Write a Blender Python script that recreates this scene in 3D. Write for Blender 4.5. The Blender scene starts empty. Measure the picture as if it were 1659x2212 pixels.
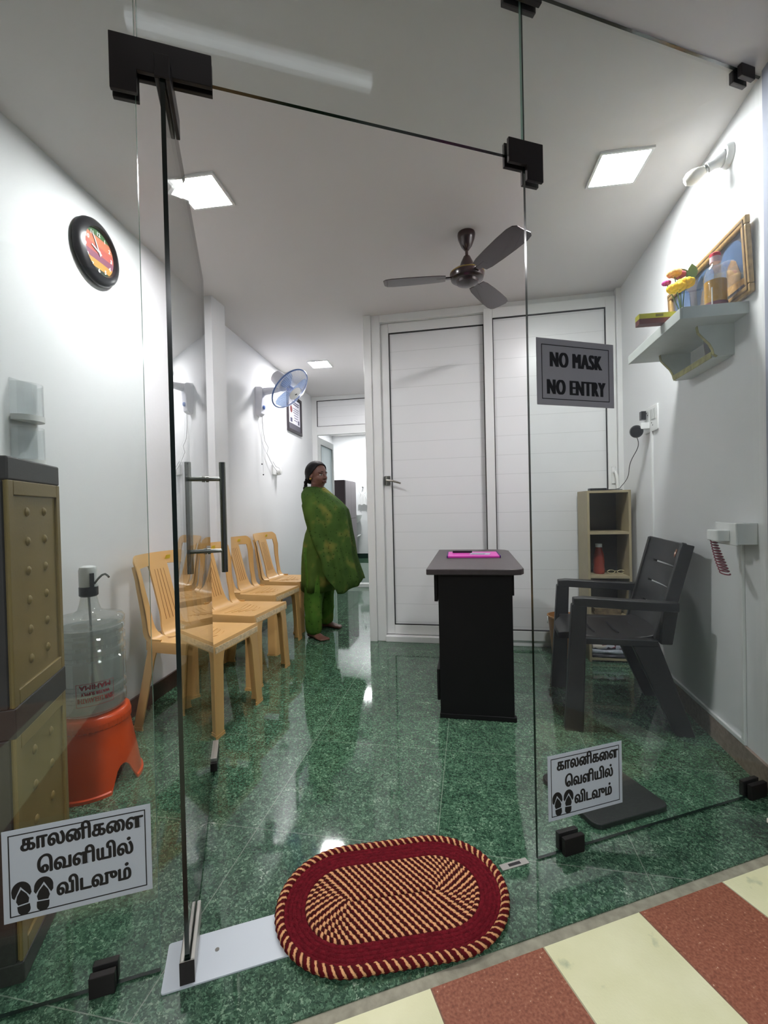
import bpy, bmesh, math, random
from mathutils import Vector, Matrix

random.seed(7)
PI = math.pi
SC = bpy.context.scene
COL = SC.collection

# ------------------------------------------------------------------ camera, light of the place and an added fill, exposure
FPX = 975.4
CAM_YAW, CAM_PITCH, CAM_ROLL, CAM_H = -0.187, -0.01185, -0.0229, 1.08


def make_camera():
    y, p, r = CAM_YAW, CAM_PITCH, CAM_ROLL
    fwd = Vector((math.sin(y)*math.cos(p), math.cos(y)*math.cos(p), math.sin(p)))
    right = Vector((math.cos(y), -math.sin(y), 0))
    up = right.cross(fwd)
    c, s = math.cos(r), math.sin(r)
    rt = c*right + s*up
    u = -s*right + c*up
    M = Matrix(((rt.x, u.x, -fwd.x, 0), (rt.y, u.y, -fwd.y, 0), (rt.z, u.z, -fwd.z, CAM_H), (0, 0, 0, 1)))
    cd = bpy.data.cameras.new('camera')
    cd.sensor_fit = 'HORIZONTAL'
    cd.sensor_width = 36
    cd.lens = FPX/1659*36
    cd.clip_start = 0.02
    co = bpy.data.objects.new('camera', cd)
    co.matrix_world = M
    COL.objects.link(co)
    SC.camera = co


make_camera()
PANEL_POWER = 95.0        # radiance of the ceiling panels
INNER_POWER = 95.0
TUBE_POWER = 1.0
wd = bpy.data.worlds.new('night_street')
SC.world = wd
wd.use_nodes = True
wd.node_tree.nodes['Background'].inputs[0].default_value = (0.82, 0.9, 1.0, 1)
wd.node_tree.nodes['Background'].inputs[1].default_value = 0.07
lamp = bpy.data.lights.new('outside_fill', 'POINT')       # added fill light behind the viewer, unseen, brightens the outside tiles and signs
lamp.energy = 165
lamp.color = (0.95, 0.97, 1.0)
lamp.shadow_soft_size = 0.25
lo = bpy.data.objects.new('outside_fill', lamp)
lo.location = (0.9, -2.2, 3.2)
COL.objects.link(lo)
SC.view_settings.view_transform = 'Standard'
SC.view_settings.look = 'None'
SC.view_settings.exposure = 1.08
SC.view_settings.gamma = 1.0
SC.view_settings.use_curve_mapping = False
SC.cycles.transparent_max_bounces = 32
SC.cycles.max_bounces = 10
SC.cycles.diffuse_bounces = 6
SC.cycles.sample_clamp_indirect = 6.0
SC.cycles.caustics_reflective = False
SC.cycles.caustics_refractive = False

# ------------------------------------------------------------------ frames of reference
GA = 0.4875                                   # the shopfront glass runs at this angle
GDIST = 1.1655
GDIR = Vector((math.cos(GA), math.sin(GA), 0))
GNOR = Vector((-math.sin(GA), math.cos(GA), 0))
GM = Matrix.Translation(GNOR*GDIST) @ Matrix.Rotation(GA, 4, 'Z')   # x along the glass, y into the shop
CEIL = 2.605


def gp(a, n=0.0, z=0.0):
    return GM @ Vector((a, n, z))


def xr(y):                                    # right wall
    return 1.066 + 0.018*(y-2.0)


# ------------------------------------------------------------------ helpers
def lin(c):
    return tuple((v/12.92 if v <= 0.04045 else ((v+0.055)/1.055)**2.4) for v in (x/255 for x in c))


def nodes(name):
    m = bpy.data.materials.new(name)
    m.use_nodes = True
    nt = m.node_tree
    return m, nt, nt.nodes['Principled BSDF'], nt.nodes['Material Output']


def mat(name, rgb, rough=0.5, metal=0.0, spec=0.5, vary=0.0, scale=8.0, bump=0.0, bscale=60.0, coat=0.0, emit=None, trans=0.0):
    m, nt, b, out = nodes(name)
    c = lin(rgb)
    b.inputs['Base Color'].default_value = (*c, 1)
    b.inputs['Roughness'].default_value = rough
    b.inputs['Metallic'].default_value = metal
    b.inputs['Specular IOR Level'].default_value = spec
    b.inputs['Coat Weight'].default_value = coat
    tc = nt.nodes.new('ShaderNodeTexCoord')
    if vary:
        n = nt.nodes.new('ShaderNodeTexNoise')
        n.inputs['Scale'].default_value = scale
        n.inputs['Detail'].default_value = 5
        nt.links.new(tc.outputs['Object'], n.inputs['Vector'])
        r = nt.nodes.new('ShaderNodeValToRGB')
        r.color_ramp.elements[0].position = 0.3
        r.color_ramp.elements[1].position = 0.7
        r.color_ramp.elements[0].color = (*[v*(1-vary) for v in c], 1)
        r.color_ramp.elements[1].color = (*[min(1, v*(1+vary)) for v in c], 1)
        nt.links.new(n.outputs[0], r.inputs[0])
        nt.links.new(r.outputs[0], b.inputs['Base Color'])
    if bump:
        n2 = nt.nodes.new('ShaderNodeTexNoise')
        n2.inputs['Scale'].default_value = bscale
        n2.inputs['Detail'].default_value = 4
        nt.links.new(tc.outputs['Object'], n2.inputs['Vector'])
        bp = nt.nodes.new('ShaderNodeBump')
        bp.inputs['Strength'].default_value = bump
        bp.inputs['Distance'].default_value = 0.01
        nt.links.new(n2.outputs[0], bp.inputs['Height'])
        nt.links.new(bp.outputs[0], b.inputs['Normal'])
    if emit:
        b.inputs['Emission Color'].default_value = (*emit[0], 1)
        b.inputs['Emission Strength'].default_value = emit[1]
    if trans:
        mx = nt.nodes.new('ShaderNodeMixShader')
        tl = nt.nodes.new('ShaderNodeBsdfTranslucent')
        tl.inputs[0].default_value = (*c, 1)
        mx.inputs[0].default_value = trans
        nt.links.new(b.outputs[0], mx.inputs[1])
        nt.links.new(tl.outputs[0], mx.inputs[2])
        nt.links.new(mx.outputs[0], out.inputs[0])
    return m


def clear_mat(name, tint, f0=0.04, body=0.0, body_rgb=(220, 225, 225), dust=0.0, dust_scale=3.0, rough=0.0):
    """thin clear sheet: see-through plus a Fresnel mirror, optional milky body and dusty film"""
    m, nt, b, out = nodes(name)
    nt.nodes.remove(b)
    tr = nt.nodes.new('ShaderNodeBsdfTransparent')
    tr.inputs[0].default_value = (*tint, 1)
    gl = nt.nodes.new('ShaderNodeBsdfGlossy')
    gl.inputs['Roughness'].default_value = rough
    lw = nt.nodes.new('ShaderNodeLayerWeight')
    lw.inputs[0].default_value = 0.5
    pw = nt.nodes.new('ShaderNodeMath')
    pw.operation = 'POWER'
    pw.inputs[1].default_value = 5
    nt.links.new(lw.outputs['Facing'], pw.inputs[0])
    ma = nt.nodes.new('ShaderNodeMath')
    ma.operation = 'MULTIPLY_ADD'
    ma.inputs[1].default_value = 1-f0
    ma.inputs[2].default_value = f0
    nt.links.new(pw.outputs[0], ma.inputs[0])
    base = tr
    if body or dust:
        df = nt.nodes.new('ShaderNodeBsdfDiffuse')
        df.inputs[0].default_value = (*lin(body_rgb), 1)
        tl = nt.nodes.new('ShaderNodeBsdfTranslucent')
        tl.inputs[0].default_value = (*lin(body_rgb), 1)
        mm = nt.nodes.new('ShaderNodeMixShader')
        mm.inputs[0].default_value = 0.5
        nt.links.new(df.outputs[0], mm.inputs[1])
        nt.links.new(tl.outputs[0], mm.inputs[2])
        m2 = nt.nodes.new('ShaderNodeMixShader')
        nt.links.new(tr.outputs[0], m2.inputs[1])
        nt.links.new(mm.outputs[0], m2.inputs[2])
        m2.inputs[0].default_value = body
        if dust:
            tc = nt.nodes.new('ShaderNodeTexCoord')
            no = nt.nodes.new('ShaderNodeTexNoise')
            no.inputs['Scale'].default_value = dust_scale
            no.inputs['Detail'].default_value = 8
            no.inputs['Roughness'].default_value = 0.65
            nt.links.new(tc.outputs['Object'], no.inputs['Vector'])
            mr = nt.nodes.new('ShaderNodeMapRange')
            mr.inputs['From Min'].default_value = 0.45
            mr.inputs['From Max'].default_value = 0.75
            mr.inputs['To Min'].default_value = body
            mr.inputs['To Max'].default_value = body+dust
            nt.links.new(no.outputs[0], mr.inputs[0])
            nt.links.new(mr.outputs[0], m2.inputs[0])
        base = m2
    mx = nt.nodes.new('ShaderNodeMixShader')
    nt.links.new(ma.outputs[0], mx.inputs[0])
    nt.links.new(base.outputs[0], mx.inputs[1])
    nt.links.new(gl.outputs[0], mx.inputs[2])
    nt.links.new(mx.outputs[0], out.inputs[0])
    return m


class MB:
    """collects shapes and links them as ONE mesh object"""
    def __init__(s):
        s.bm = bmesh.new()
        s.mi = 0

    def faces(s, vs, fs):
        v = [s.bm.verts.new(p) for p in vs]
        for f in fs:
            try:
                fc = s.bm.faces.new([v[i] for i in f])
                fc.material_index = s.mi
            except ValueError:
                pass
        return s

    def box(s, a, b, M=None):
        x0, y0, z0 = a
        x1, y1, z1 = b
        vs = [Vector(p) for p in ((x0, y0, z0), (x1, y0, z0), (x1, y1, z0), (x0, y1, z0), (x0, y0, z1), (x1, y0, z1), (x1, y1, z1), (x0, y1, z1))]
        if M is not None:
            vs = [M @ v for v in vs]
        return s.faces(vs, [(3, 2, 1, 0), (4, 5, 6, 7), (0, 1, 5, 4), (1, 2, 6, 5), (2, 3, 7, 6), (3, 0, 4, 7)])

    def rbox(s, a, b, r, M=None, seg=3):
        """box with rounded vertical corners"""
        return s.prism(rrect(a[0], a[1], b[0], b[1], r, seg), a[2], b[2], M)

    def prism(s, pts, z0, z1, M=None):
        n = len(pts)
        vs = [Vector((p[0], p[1], z0)) for p in pts]+[Vector((p[0], p[1], z1)) for p in pts]
        if M is not None:
            vs = [M @ v for v in vs]
        return s.faces(vs, [tuple(range(n-1, -1, -1)), tuple(range(n, 2*n))]+[(i, (i+1) % n, n+(i+1) % n, n+i) for i in range(n)])

    def frustum(s, c0, d0, c1, d1, M=None):
        vs = []
        for c, d in ((c0, d0), (c1, d1)):
            for sx, sy in ((-1, -1), (1, -1), (1, 1), (-1, 1)):
                vs.append(Vector((c[0]+sx*d[0]/2, c[1]+sy*d[1]/2, c[2])))
        if M is not None:
            vs = [M @ v for v in vs]
        return s.faces(vs, [(3, 2, 1, 0), (4, 5, 6, 7), (0, 1, 5, 4), (1, 2, 6, 5), (2, 3, 7, 6), (3, 0, 4, 7)])

    def loft(s, rings, cap0=True, cap1=True, closed=True):
        n = len(rings[0])
        vs = [Vector(p) for r in rings for p in r]
        fs = []
        for k in range(len(rings)-1):
            for i in range(n if closed else n-1):
                j = (i+1) % n
                fs.append((k*n+i, k*n+j, (k+1)*n+j, (k+1)*n+i))
        if closed and cap0:
            fs.append(tuple(range(n-1, -1, -1)))
        if closed and cap1:
            fs.append(tuple((len(rings)-1)*n+i for i in range(n)))
        return s.faces(vs, fs)

    def lathe(s, prof, seg=32, M=None, cap0=True, cap1=True):
        rings = []
        for r, z in prof:
            ring = [Vector((r*math.cos(2*PI*i/seg), r*math.sin(2*PI*i/seg), z)) for i in range(seg)]
            rings.append([M @ p for p in ring] if M is not None else ring)
        return s.loft(rings, cap0, cap1)

    def tube(s, pts, r, seg=10, closed=False):
        P = [Vector(p) for p in pts]
        n = len(P)
        R = r if isinstance(r, (list, tuple)) else [r]*n
        rings = []
        ref = None
        for i in range(n):
            a = P[i-1] if (i > 0 or closed) else P[i]
            b = P[(i+1) % n] if (i < n-1 or closed) else P[i]
            t = (b-a)
            t = t.normalized() if t.length > 1e-9 else Vector((0, 0, 1))
            if ref is None:
                ref = Vector((0, 0, 1)) if abs(t.z) < 0.9 else Vector((1, 0, 0))
            u = t.cross(ref)
            if u.length < 1e-6:
                u = t.cross(Vector((0, 1, 0)))
            u.normalize()
            v = u.cross(t).normalized()
            ref = v
            rings.append([P[i]+R[i]*(math.cos(2*PI*k/seg)*u+math.sin(2*PI*k/seg)*v) for k in range(seg)])
        if closed:
            rings.append(rings[0])
            return s.loft(rings, False, False)
        return s.loft(rings)

    def ball(s, c, r, seg=16, M=None):
        if not isinstance(r, (tuple, list)):
            r = (r, r, r)
        rn = max(6, seg//2)
        vs = [Vector((0, 0, -1))]
        for j in range(1, rn):
            th = -PI/2+PI*j/rn
            for i in range(seg):
                ph = 2*PI*i/seg
                vs.append(Vector((math.cos(th)*math.cos(ph), math.cos(th)*math.sin(ph), math.sin(th))))
        vs.append(Vector((0, 0, 1)))
        fs = []
        for i in range(seg):
            fs.append((0, 1+(i+1) % seg, 1+i))
            fs.append((len(vs)-1, 1+(rn-2)*seg+i, 1+(rn-2)*seg+(i+1) % seg))
            for j in range(rn-2):
                a = 1+j*seg+i
                b = 1+j*seg+(i+1) % seg
                fs.append((a, b, b+seg, a+seg))
        vs = [Vector((v.x*r[0], v.y*r[1], v.z*r[2])) for v in vs]
        if M is not None:
            vs = [M @ v for v in vs]
        vs = [v+Vector(c) for v in vs]
        return s.faces(vs, fs)

    def mesh(s, name, mats, smooth=35):
        bmesh.ops.recalc_face_normals(s.bm, faces=s.bm.faces)
        me = bpy.data.meshes.new(name)
        s.bm.to_mesh(me)
        s.bm.free()
        for m in (mats if isinstance(mats, (list, tuple)) else [mats]):
            me.materials.append(m)
        if smooth:
            me.shade_smooth()
            me.set_sharp_from_angle(angle=math.radians(smooth))
        return me

    def build(s, name, mats, parent=None, smooth=35, bevel=0.0, label=None):
        o = bpy.data.objects.new(name, s.mesh(name, mats, smooth))
        COL.objects.link(o)
        if parent is not None:
            o.parent = parent
        if bevel:
            bv = o.modifiers.new('bevel', 'BEVEL')
            bv.width = bevel
            bv.segments = 2
            bv.limit_method = 'ANGLE'
            bv.angle_limit = math.radians(40)
        if label:
            o['label'] = label
        return o


def rrect(x0, y0, x1, y1, r, seg=4):
    pts = []
    for cx, cy, a0 in ((x1-r, y0+r, -PI/2), (x1-r, y1-r, 0), (x0+r, y1-r, PI/2), (x0+r, y0+r, PI)):
        for i in range(seg+1):
            a = a0+PI/2*i/seg
            pts.append((cx+r*math.cos(a), cy+r*math.sin(a)))
    return pts


def tag(o, label, cat, group=None):
    o['label'] = label
    o['category'] = cat
    if group:
        o['group'] = group
    return o


def thing(name, label, cat, loc=(0, 0, 0), rz=0.0, group=None):
    o = bpy.data.objects.new(name, None)
    o.empty_display_size = 0.05
    o.location = loc
    o.rotation_euler = (0, 0, rz)
    COL.objects.link(o)
    return tag(o, label, cat, group)


def struct(o, label=None):
    o['kind'] = 'structure'
    if label:
        o['label'] = label
    return o


def dup(root, loc, rz, label):
    r = root.copy()
    COL.objects.link(r)
    r.location = loc
    r.rotation_euler = (0, 0, rz)
    r['label'] = label
    for ch in list(root.children):
        c = ch.copy()
        COL.objects.link(c)
        c.parent = r
        for g in ch.children:
            d = g.copy()
            COL.objects.link(d)
            d.parent = c
    return r


def text_into(mb, body, size, M, depth=0.0004, bold=0.0, squeeze=1.0, align='CENTER', width=None):
    """letters as thin solids, laid into mb with M (x right, y up, z out)"""
    cu = bpy.data.curves.new('letters', 'FONT')
    cu.body = body
    cu.size = size
    cu.align_x = align
    cu.extrude = depth
    if bold > 0.003:
        cu.space_character = 1.16
    ob = bpy.data.objects.new('letters', cu)
    COL.objects.link(ob)
    bpy.context.view_layer.update()
    ev = ob.evaluated_get(bpy.context.evaluated_depsgraph_get())
    me = bpy.data.meshes.new_from_object(ev)
    vs = [v.co.copy() for v in me.vertices]
    fs = [tuple(p.vertices) for p in me.polygons]
    bpy.data.objects.remove(ob)
    bpy.data.curves.remove(cu)
    bpy.data.meshes.remove(me)
    if not vs:
        return
    if width:
        xs = [v.x for v in vs]
        squeeze = width/(max(xs)-min(xs))
    offs = [(0, 0)]
    if bold:
        offs = [(0, 0), (bold, 0), (-bold, 0), (0, bold*.6), (0, -bold*.6), (bold*.6, bold*.5), (-bold*.6, -bold*.5)]
    if bold > 0.003:
        offs = [(bold*k/5, 0) for k in range(-5, 6)]
    for i, (ox, oy) in enumerate(offs):
        mb.faces([M @ Vector((v.x*squeeze+ox, v.y+oy, v.z+i*0.00001)) for v in vs], fs)


# ------------------------------------------------------------------ materials
WHITE = mat('white_wall_paint', (226, 227, 228), 0.75, spec=0.25, bump=0.05, bscale=40)
CEILM = mat('ceiling_paint', (214, 211, 210), 0.85, spec=0.2)
UPVC = mat('white_upvc', (226, 227, 226), 0.35)
GASKET = mat('black_rubber', (22, 22, 24), 0.6)
BLACKMETAL = mat('dark_bronze_fitting', (52, 48, 48), 0.45, metal=0.7)
STEEL = mat('brushed_steel', (150, 148, 142), 0.3, metal=1.0)
CHROME = mat('polished_steel', (120, 122, 116), 0.18, metal=1.0)
SATIN = mat('aluminium', (186, 184, 178), 0.4, metal=0.8)
GLASS = clear_mat('clear_toughened_glass', (0.95, 0.975, 0.965), 0.04, body=0.002, dust=0.028, dust_scale=2.2)
GLASSCLEAN = clear_mat('door_glass', (0.94, 0.97, 0.955), 0.045)
GLASSEDGE = mat('green_glass_edge', (12, 26, 22), 0.15)
GLASSEDGE_LIGHT = mat('ground_glass_edge', (120, 150, 138), 0.2)
BROWNSTONE = mat('brown_skirting', (148, 130, 118), 0.35, vary=0.25, scale=60)
DARKSTONE = mat('dark_brown_skirting', (62, 46, 42), 0.3, vary=0.25, scale=60)
GREENSKIRT = mat('green_granite_skirting', (30, 48, 42), 0.25)


def granite():
    m, nt, b, out = nodes('green_granite')
    tc = nt.nodes.new('ShaderNodeTexCoord')
    mp = nt.nodes.new('ShaderNodeMapping')
    mp.inputs['Rotation'].default_value = (0, 0, 0.6)
    nt.links.new(tc.outputs['Object'], mp.inputs['Vector'])
    no = nt.nodes.new('ShaderNodeTexNoise')
    no.inputs['Scale'].default_value = 110
    no.inputs['Detail'].default_value = 3
    nt.links.new(mp.outputs[0], no.inputs['Vector'])
    ad = nt.nodes.new('ShaderNodeMixRGB')
    ad.blend_type = 'LINEAR_LIGHT'
    ad.inputs[0].default_value = 0.012
    nt.links.new(mp.outputs[0], ad.inputs[1])
    nt.links.new(no.outputs['Color'], ad.inputs[2])
    v1 = nt.nodes.new('ShaderNodeTexVoronoi')
    v1.inputs['Scale'].default_value = 190
    nt.links.new(ad.outputs[0], v1.inputs['Vector'])
    r1 = nt.nodes.new('ShaderNodeValToRGB')
    cr = r1.color_ramp
    cr.elements[0].position = 0.0
    cr.elements[0].color = (*lin((34, 54, 42)), 1)
    cr.elements[1].position = 1.0
    cr.elements[1].color = (*lin((180, 194, 176)), 1)
    for p, c in ((0.35, (50, 77, 60)), (0.6, (67, 99, 77)), (0.8, (94, 127, 102)), (0.93, (126, 154, 128))):
        e = cr.elements.new(p)
        e.color = (*lin(c), 1)
    sp = nt.nodes.new('ShaderNodeSeparateColor')
    nt.links.new(v1.outputs['Color'], sp.inputs[0])
    n2 = nt.nodes.new('ShaderNodeTexNoise')
    n2.inputs['Scale'].default_value = 14
    n2.inputs['Detail'].default_value = 6
    nt.links.new(tc.outputs['Object'], n2.inputs['Vector'])
    mx = nt.nodes.new('ShaderNodeMath')
    mx.operation = 'MULTIPLY_ADD'
    mx.inputs[1].default_value = 0.8
    nt.links.new(sp.outputs[0], mx.inputs[0])
    m3 = nt.nodes.new('ShaderNodeMath')
    m3.operation = 'MULTIPLY_ADD'
    m3.inputs[1].default_value = 0.6
    m3.inputs[2].default_value = -0.22
    nt.links.new(n2.outputs[0], m3.inputs[0])
    nt.links.new(m3.outputs[0], mx.inputs[2])
    nt.links.new(mx.outputs[0], r1.inputs[0])
    # joints of the 0.605 m tiles
    sx = nt.nodes.new('ShaderNodeSeparateXYZ')
    nt.links.new(tc.outputs['Object'], sx.inputs[0])
    lines = []
    for ax, off, pitch in ((0, 0.729+0.605*4, 0.605), (1, -1.405+0.585*4, 0.585)):
        a = nt.nodes.new('ShaderNodeMath')
        a.operation = 'ADD'
        a.inputs[1].default_value = off
        nt.links.new(sx.outputs[ax], a.inputs[0])
        d = nt.nodes.new('ShaderNodeMath')
        d.operation = 'DIVIDE'
        d.inputs[1].default_value = pitch
        nt.links.new(a.outputs[0], d.inputs[0])
        f = nt.nodes.new('ShaderNodeMath')
        f.operation = 'FRACT'
        nt.links.new(d.outputs[0], f.inputs[0])
        c = nt.nodes.new('ShaderNodeMath')
        c.operation = 'LESS_THAN'
        c.inputs[1].default_value = 0.0045
        nt.links.new(f.outputs[0], c.inputs[0])
        lines.append(c)
    mxl = nt.nodes.new('ShaderNodeMath')
    mxl.operation = 'MAXIMUM'
    nt.links.new(lines[0].outputs[0], mxl.inputs[0])
    nt.links.new(lines[1].outputs[0], mxl.inputs[1])
    fac = nt.nodes.new('ShaderNodeMath')
    fac.operation = 'MULTIPLY'
    fac.inputs[1].default_value = 0.55
    nt.links.new(mxl.outputs[0], fac.inputs[0])
    cm = nt.nodes.new('ShaderNodeMixRGB')
    cm.inputs[2].default_value = (*lin((150, 160, 145)), 1)
    nt.links.new(fac.outputs[0], cm.inputs[0])
    nt.links.new(r1.outputs[0], cm.inputs[1])
    nt.links.new(cm.outputs[0], b.inputs['Base Color'])
    b.inputs['Roughness'].default_value = 0.045
    b.inputs['Specular IOR Level'].default_value = 0.75
    return m


def step_tiles():
    m, nt, b, out = nodes('cream_and_terracotta_tiles')
    tc = nt.nodes.new('ShaderNodeTexCoord')
    sx = nt.nodes.new('ShaderNodeSeparateXYZ')
    nt.links.new(tc.outputs['Object'], sx.inputs[0])

    def mth(op, a, v):
        q = nt.nodes.new('ShaderNodeMath')
        q.operation = op
        nt.links.new(a, q.inputs[0])
        q.inputs[1].default_value = v
        return q.outputs[0]
    par = mth('GREATER_THAN', mth('FRACT', mth('DIVIDE', mth('ADD', sx.outputs[0], -0.371+0.593*4), 0.593), 0), 0.5)
    edge = mth('LESS_THAN', mth('FRACT', mth('DIVIDE', mth('ADD', sx.outputs[0], -0.371+0.2965*8), 0.2965), 0), 0.012)
    no = nt.nodes.new('ShaderNodeTexNoise')
    no.inputs['Scale'].default_value = 160
    no.inputs['Detail'].default_value = 4
    nt.links.new(tc.outputs['Object'], no.inputs['Vector'])
    nb = nt.nodes.new('ShaderNodeTexNoise')
    nb.inputs['Scale'].default_value = 9
    nb.inputs['Detail'].default_value = 6
    nt.links.new(tc.outputs['Object'], nb.inputs['Vector'])

    def ramp(src, stops):
        r = nt.nodes.new('ShaderNodeValToRGB')
        r.color_ramp.elements[0].position, r.color_ramp.elements[1].position = stops[0][0], stops[-1][0]
        r.color_ramp.elements[0].color = (*lin(stops[0][1]), 1)
        r.color_ramp.elements[1].color = (*lin(stops[-1][1]), 1)
        for p, c in stops[1:-1]:
            e = r.color_ramp.elements.new(p)
            e.color = (*lin(c), 1)
        nt.links.new(src, r.inputs[0])
        return r.outputs[0]
    red = ramp(no.outputs[0], [(0.3, (120, 66, 46)), (0.5, (146, 84, 60)), (0.68, (160, 100, 74)), (0.74, (215, 185, 160))])
    crm = ramp(nb.outputs[0], [(0.28, (176, 184, 148)), (0.36, (224, 222, 178)), (0.7, (232, 230, 190))])
    mx = nt.nodes.new('ShaderNodeMixRGB')
    nt.links.new(par, mx.inputs[0])
    nt.links.new(red, mx.inputs[1])
    nt.links.new(crm, mx.inputs[2])
    me = nt.nodes.new('ShaderNodeMixRGB')
    me.inputs[2].default_value = (*lin((110, 90, 72)), 1)
    nt.links.new(mth('MULTIPLY', edge, 0.6), me.inputs[0])
    nt.links.new(mx.outputs[0], me.inputs[1])
    nt.links.new(me.outputs[0], b.inputs['Base Color'])
    b.inputs['Roughness'].default_value = 0.6
    bp = nt.nodes.new('ShaderNodeBump')
    bp.inputs['Strength'].default_value = 0.15
    bp.inputs['Distance'].default_value = 0.004
    nt.links.new(no.outputs[0], bp.inputs['Height'])
    nt.links.new(bp.outputs[0], b.inputs['Normal'])
    return m


GRANITE = granite()
TILES = step_tiles()
CEMENT = mat('cement_joint', (150, 146, 128), 0.85, vary=0.2, scale=40, bump=0.3)
PANELM = mat('lit_panel', (255, 255, 255), 0.4, emit=((1.0, 0.985, 1.0), PANEL_POWER))
PANELM2 = mat('lit_panel_inner_room', (255, 255, 255), 0.4, emit=((0.97, 0.99, 1.0), INNER_POWER))
TUBEM = mat('lit_tube', (255, 255, 255), 0.4, emit=((0.85, 0.93, 1.0), TUBE_POWER))

# ------------------------------------------------------------------ the room
mb = MB()


def gl_line(x, n):                            # y of the line at glass distance n
    return (n+math.sin(GA)*x)/math.cos(GA)


mb.prism([(-3.2, gl_line(-3.2, 0.96)), (1.5, gl_line(1.5, 0.96)), (1.5, 9.6), (-3.2, 9.6)], -0.12, 0.0)
struct(mb.build('floor', GRANITE, smooth=0), 'polished green speckled granite floor')
o = MB().box((-3.2, -1.9, -0.12), (2.2, 0.93-GDIST, -0.001)).build('floor_outside', TILES, smooth=0)
o.matrix_world = GM
struct(o, 'cream and terracotta striped tiles outside the door')
o = MB().box((-3.2, 0.93-GDIST, -0.12), (2.2, 0.96-GDIST, -0.003)).build('trim_1', CEMENT, smooth=0)
o.matrix_world = GM
struct(o, 'cement joint between granite and outside tiles')
struct(MB().box((-3.2, -1.2, CEIL), (1.6, 9.6, CEIL+0.12)).build('ceiling', CEILM, smooth=0))
struct(MB().prism([(-1.49, -0.8), (-1.862, 2.96), (-1.962, 2.96), (-1.59, -0.8)], -0.01, CEIL+0.01).build('wall_left', WHITE, smooth=0), 'white left wall')
struct(MB().box((-1.98, 2.94, -0.01), (-1.768, 3.12, CEIL+0.01)).build('wall_column', WHITE, smooth=0), 'white column standing out of the left wall')
struct(MB().prism([(-1.929, 3.10), (-2.10, 5.93), (-2.20, 5.93), (-2.029, 3.10)], -0.01, CEIL+0.01).build('wall_passage', WHITE, smooth=0), 'white left wall past the column')
struct(MB().prism([(xr(-0.8), -0.8), (1.35, -0.8), (1.35, 3.7), (xr(3.7), 3.7)], -0.01, CEIL+0.01).build('wall_right', WHITE, smooth=0))
struct(MB().prism([(xr(-0.8)-0.006, -0.8), (xr(-0.8)+0.02, -0.8), (xr(1.86)+0.02, 1.86), (xr(1.86)-0.006, 1.86)], 0.0, CEIL).build('wall_outside_right', mat('grey_blue_outer_wall', (164, 168, 184), 0.75, spec=0.2), smooth=0), 'grey blue wall outside the glass on the right')  # one even grey blue, darker than the white wall inside
o = MB().box((1.49, 0.62-GDIST, 0.0), (1.60, 0.955-GDIST, 0.10)).build('trim_2', mat('terracotta_ledge', (140, 84, 62), 0.6, vary=0.15, scale=60), smooth=0)
o.matrix_world = GM
struct(o, 'low terracotta ledge outside by the right wall')
o = MB().box((1.485, 0.615-GDIST, 0.10), (1.60, 0.957-GDIST, 0.112)).build('trim_3', mat('pale_ledge_top', (214, 214, 206), 0.5), smooth=0)
o.matrix_world = GM
struct(o, 'pale top of the low ledge outside')
struct(MB().box((-0.80, 3.62, 0), (-0.72, 5.93, CEIL)).build('wall_corridor', WHITE, smooth=0))
struct(MB().box((-2.95, 9.3, 0), (-0.5, 9.4, CEIL)).build('wall_inner_back', WHITE, smooth=0))
struct(MB().box((-2.95, 5.99, 0), (-2.85, 9.3, CEIL)).build('wall_inner_left', WHITE, smooth=0))
struct(MB().box((-0.6, 5.99, 0), (-0.5, 9.3, CEIL)).build('wall_inner_right', WHITE, smooth=0))
struct(MB().box((-2.85, 9.285, 0), (-0.6, 9.3, 0.10)).build('baseboard_inner', GREENSKIRT, smooth=0))
# skirtings
bl = MB()
for (x0, y0), (x1, y1) in (((-1.49, -0.8), (-1.86, 2.94)), ((-1.93, 3.12), (-2.10, 5.93))):
    bl.prism([(x0, y0), (x1, y1), (x1+0.012, y1), (x0+0.012, y0)], 0, 0.095)
bl.box((-1.86, 2.928, 0), (-1.756, 2.94, 0.095)).box((-1.768, 2.928, 0), (-1.756, 3.132, 0.095))
struct(bl.build('baseboard_left', DARKSTONE, smooth=0))
struct(MB().prism([(xr(-0.8), -0.8), (xr(3.55), 3.55), (xr(3.55)-0.012, 3.55), (xr(-0.8)-0.012, -0.8)], 0, 0.095).build('baseboard_right', BROWNSTONE, smooth=0))


# ---- back partition: white upvc frame with two sliding sashes
def planked(name='upvc_planks'):
    m, nt, b, out = nodes(name)
    b.inputs['Base Color'].default_value = (*lin((230, 231, 232)), 1)
    b.inputs['Roughness'].default_value = 0.3
    tc = nt.nodes.new('ShaderNodeTexCoord')
    sx = nt.nodes.new('ShaderNodeSeparateXYZ')
    nt.links.new(tc.outputs['Object'], sx.inputs[0])
    q = nt.nodes.new('ShaderNodeMath')
    q.operation = 'DIVIDE'
    q.inputs[1].default_value = 0.145
    nt.links.new(sx.outputs[2], q.inputs[0])
    f = nt.nodes.new('ShaderNodeMath')
    f.operation = 'FRACT'
    nt.links.new(q.outputs[0], f.inputs[0])
    g = nt.nodes.new('ShaderNodeMath')
    g.operation = 'LESS_THAN'
    g.inputs[1].default_value = 0.02
    nt.links.new(f.outputs[0], g.inputs[0])
    mx = nt.nodes.new('ShaderNodeMixRGB')
    mx.inputs[1].default_value = (*lin((230, 231, 232)), 1)
    mx.inputs[2].default_value = (*lin((206, 208, 208)), 1)
    nt.links.new(g.outputs[0], mx.inputs[0])
    nt.links.new(mx.outputs[0], b.inputs['Base Color'])
    return m


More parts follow.
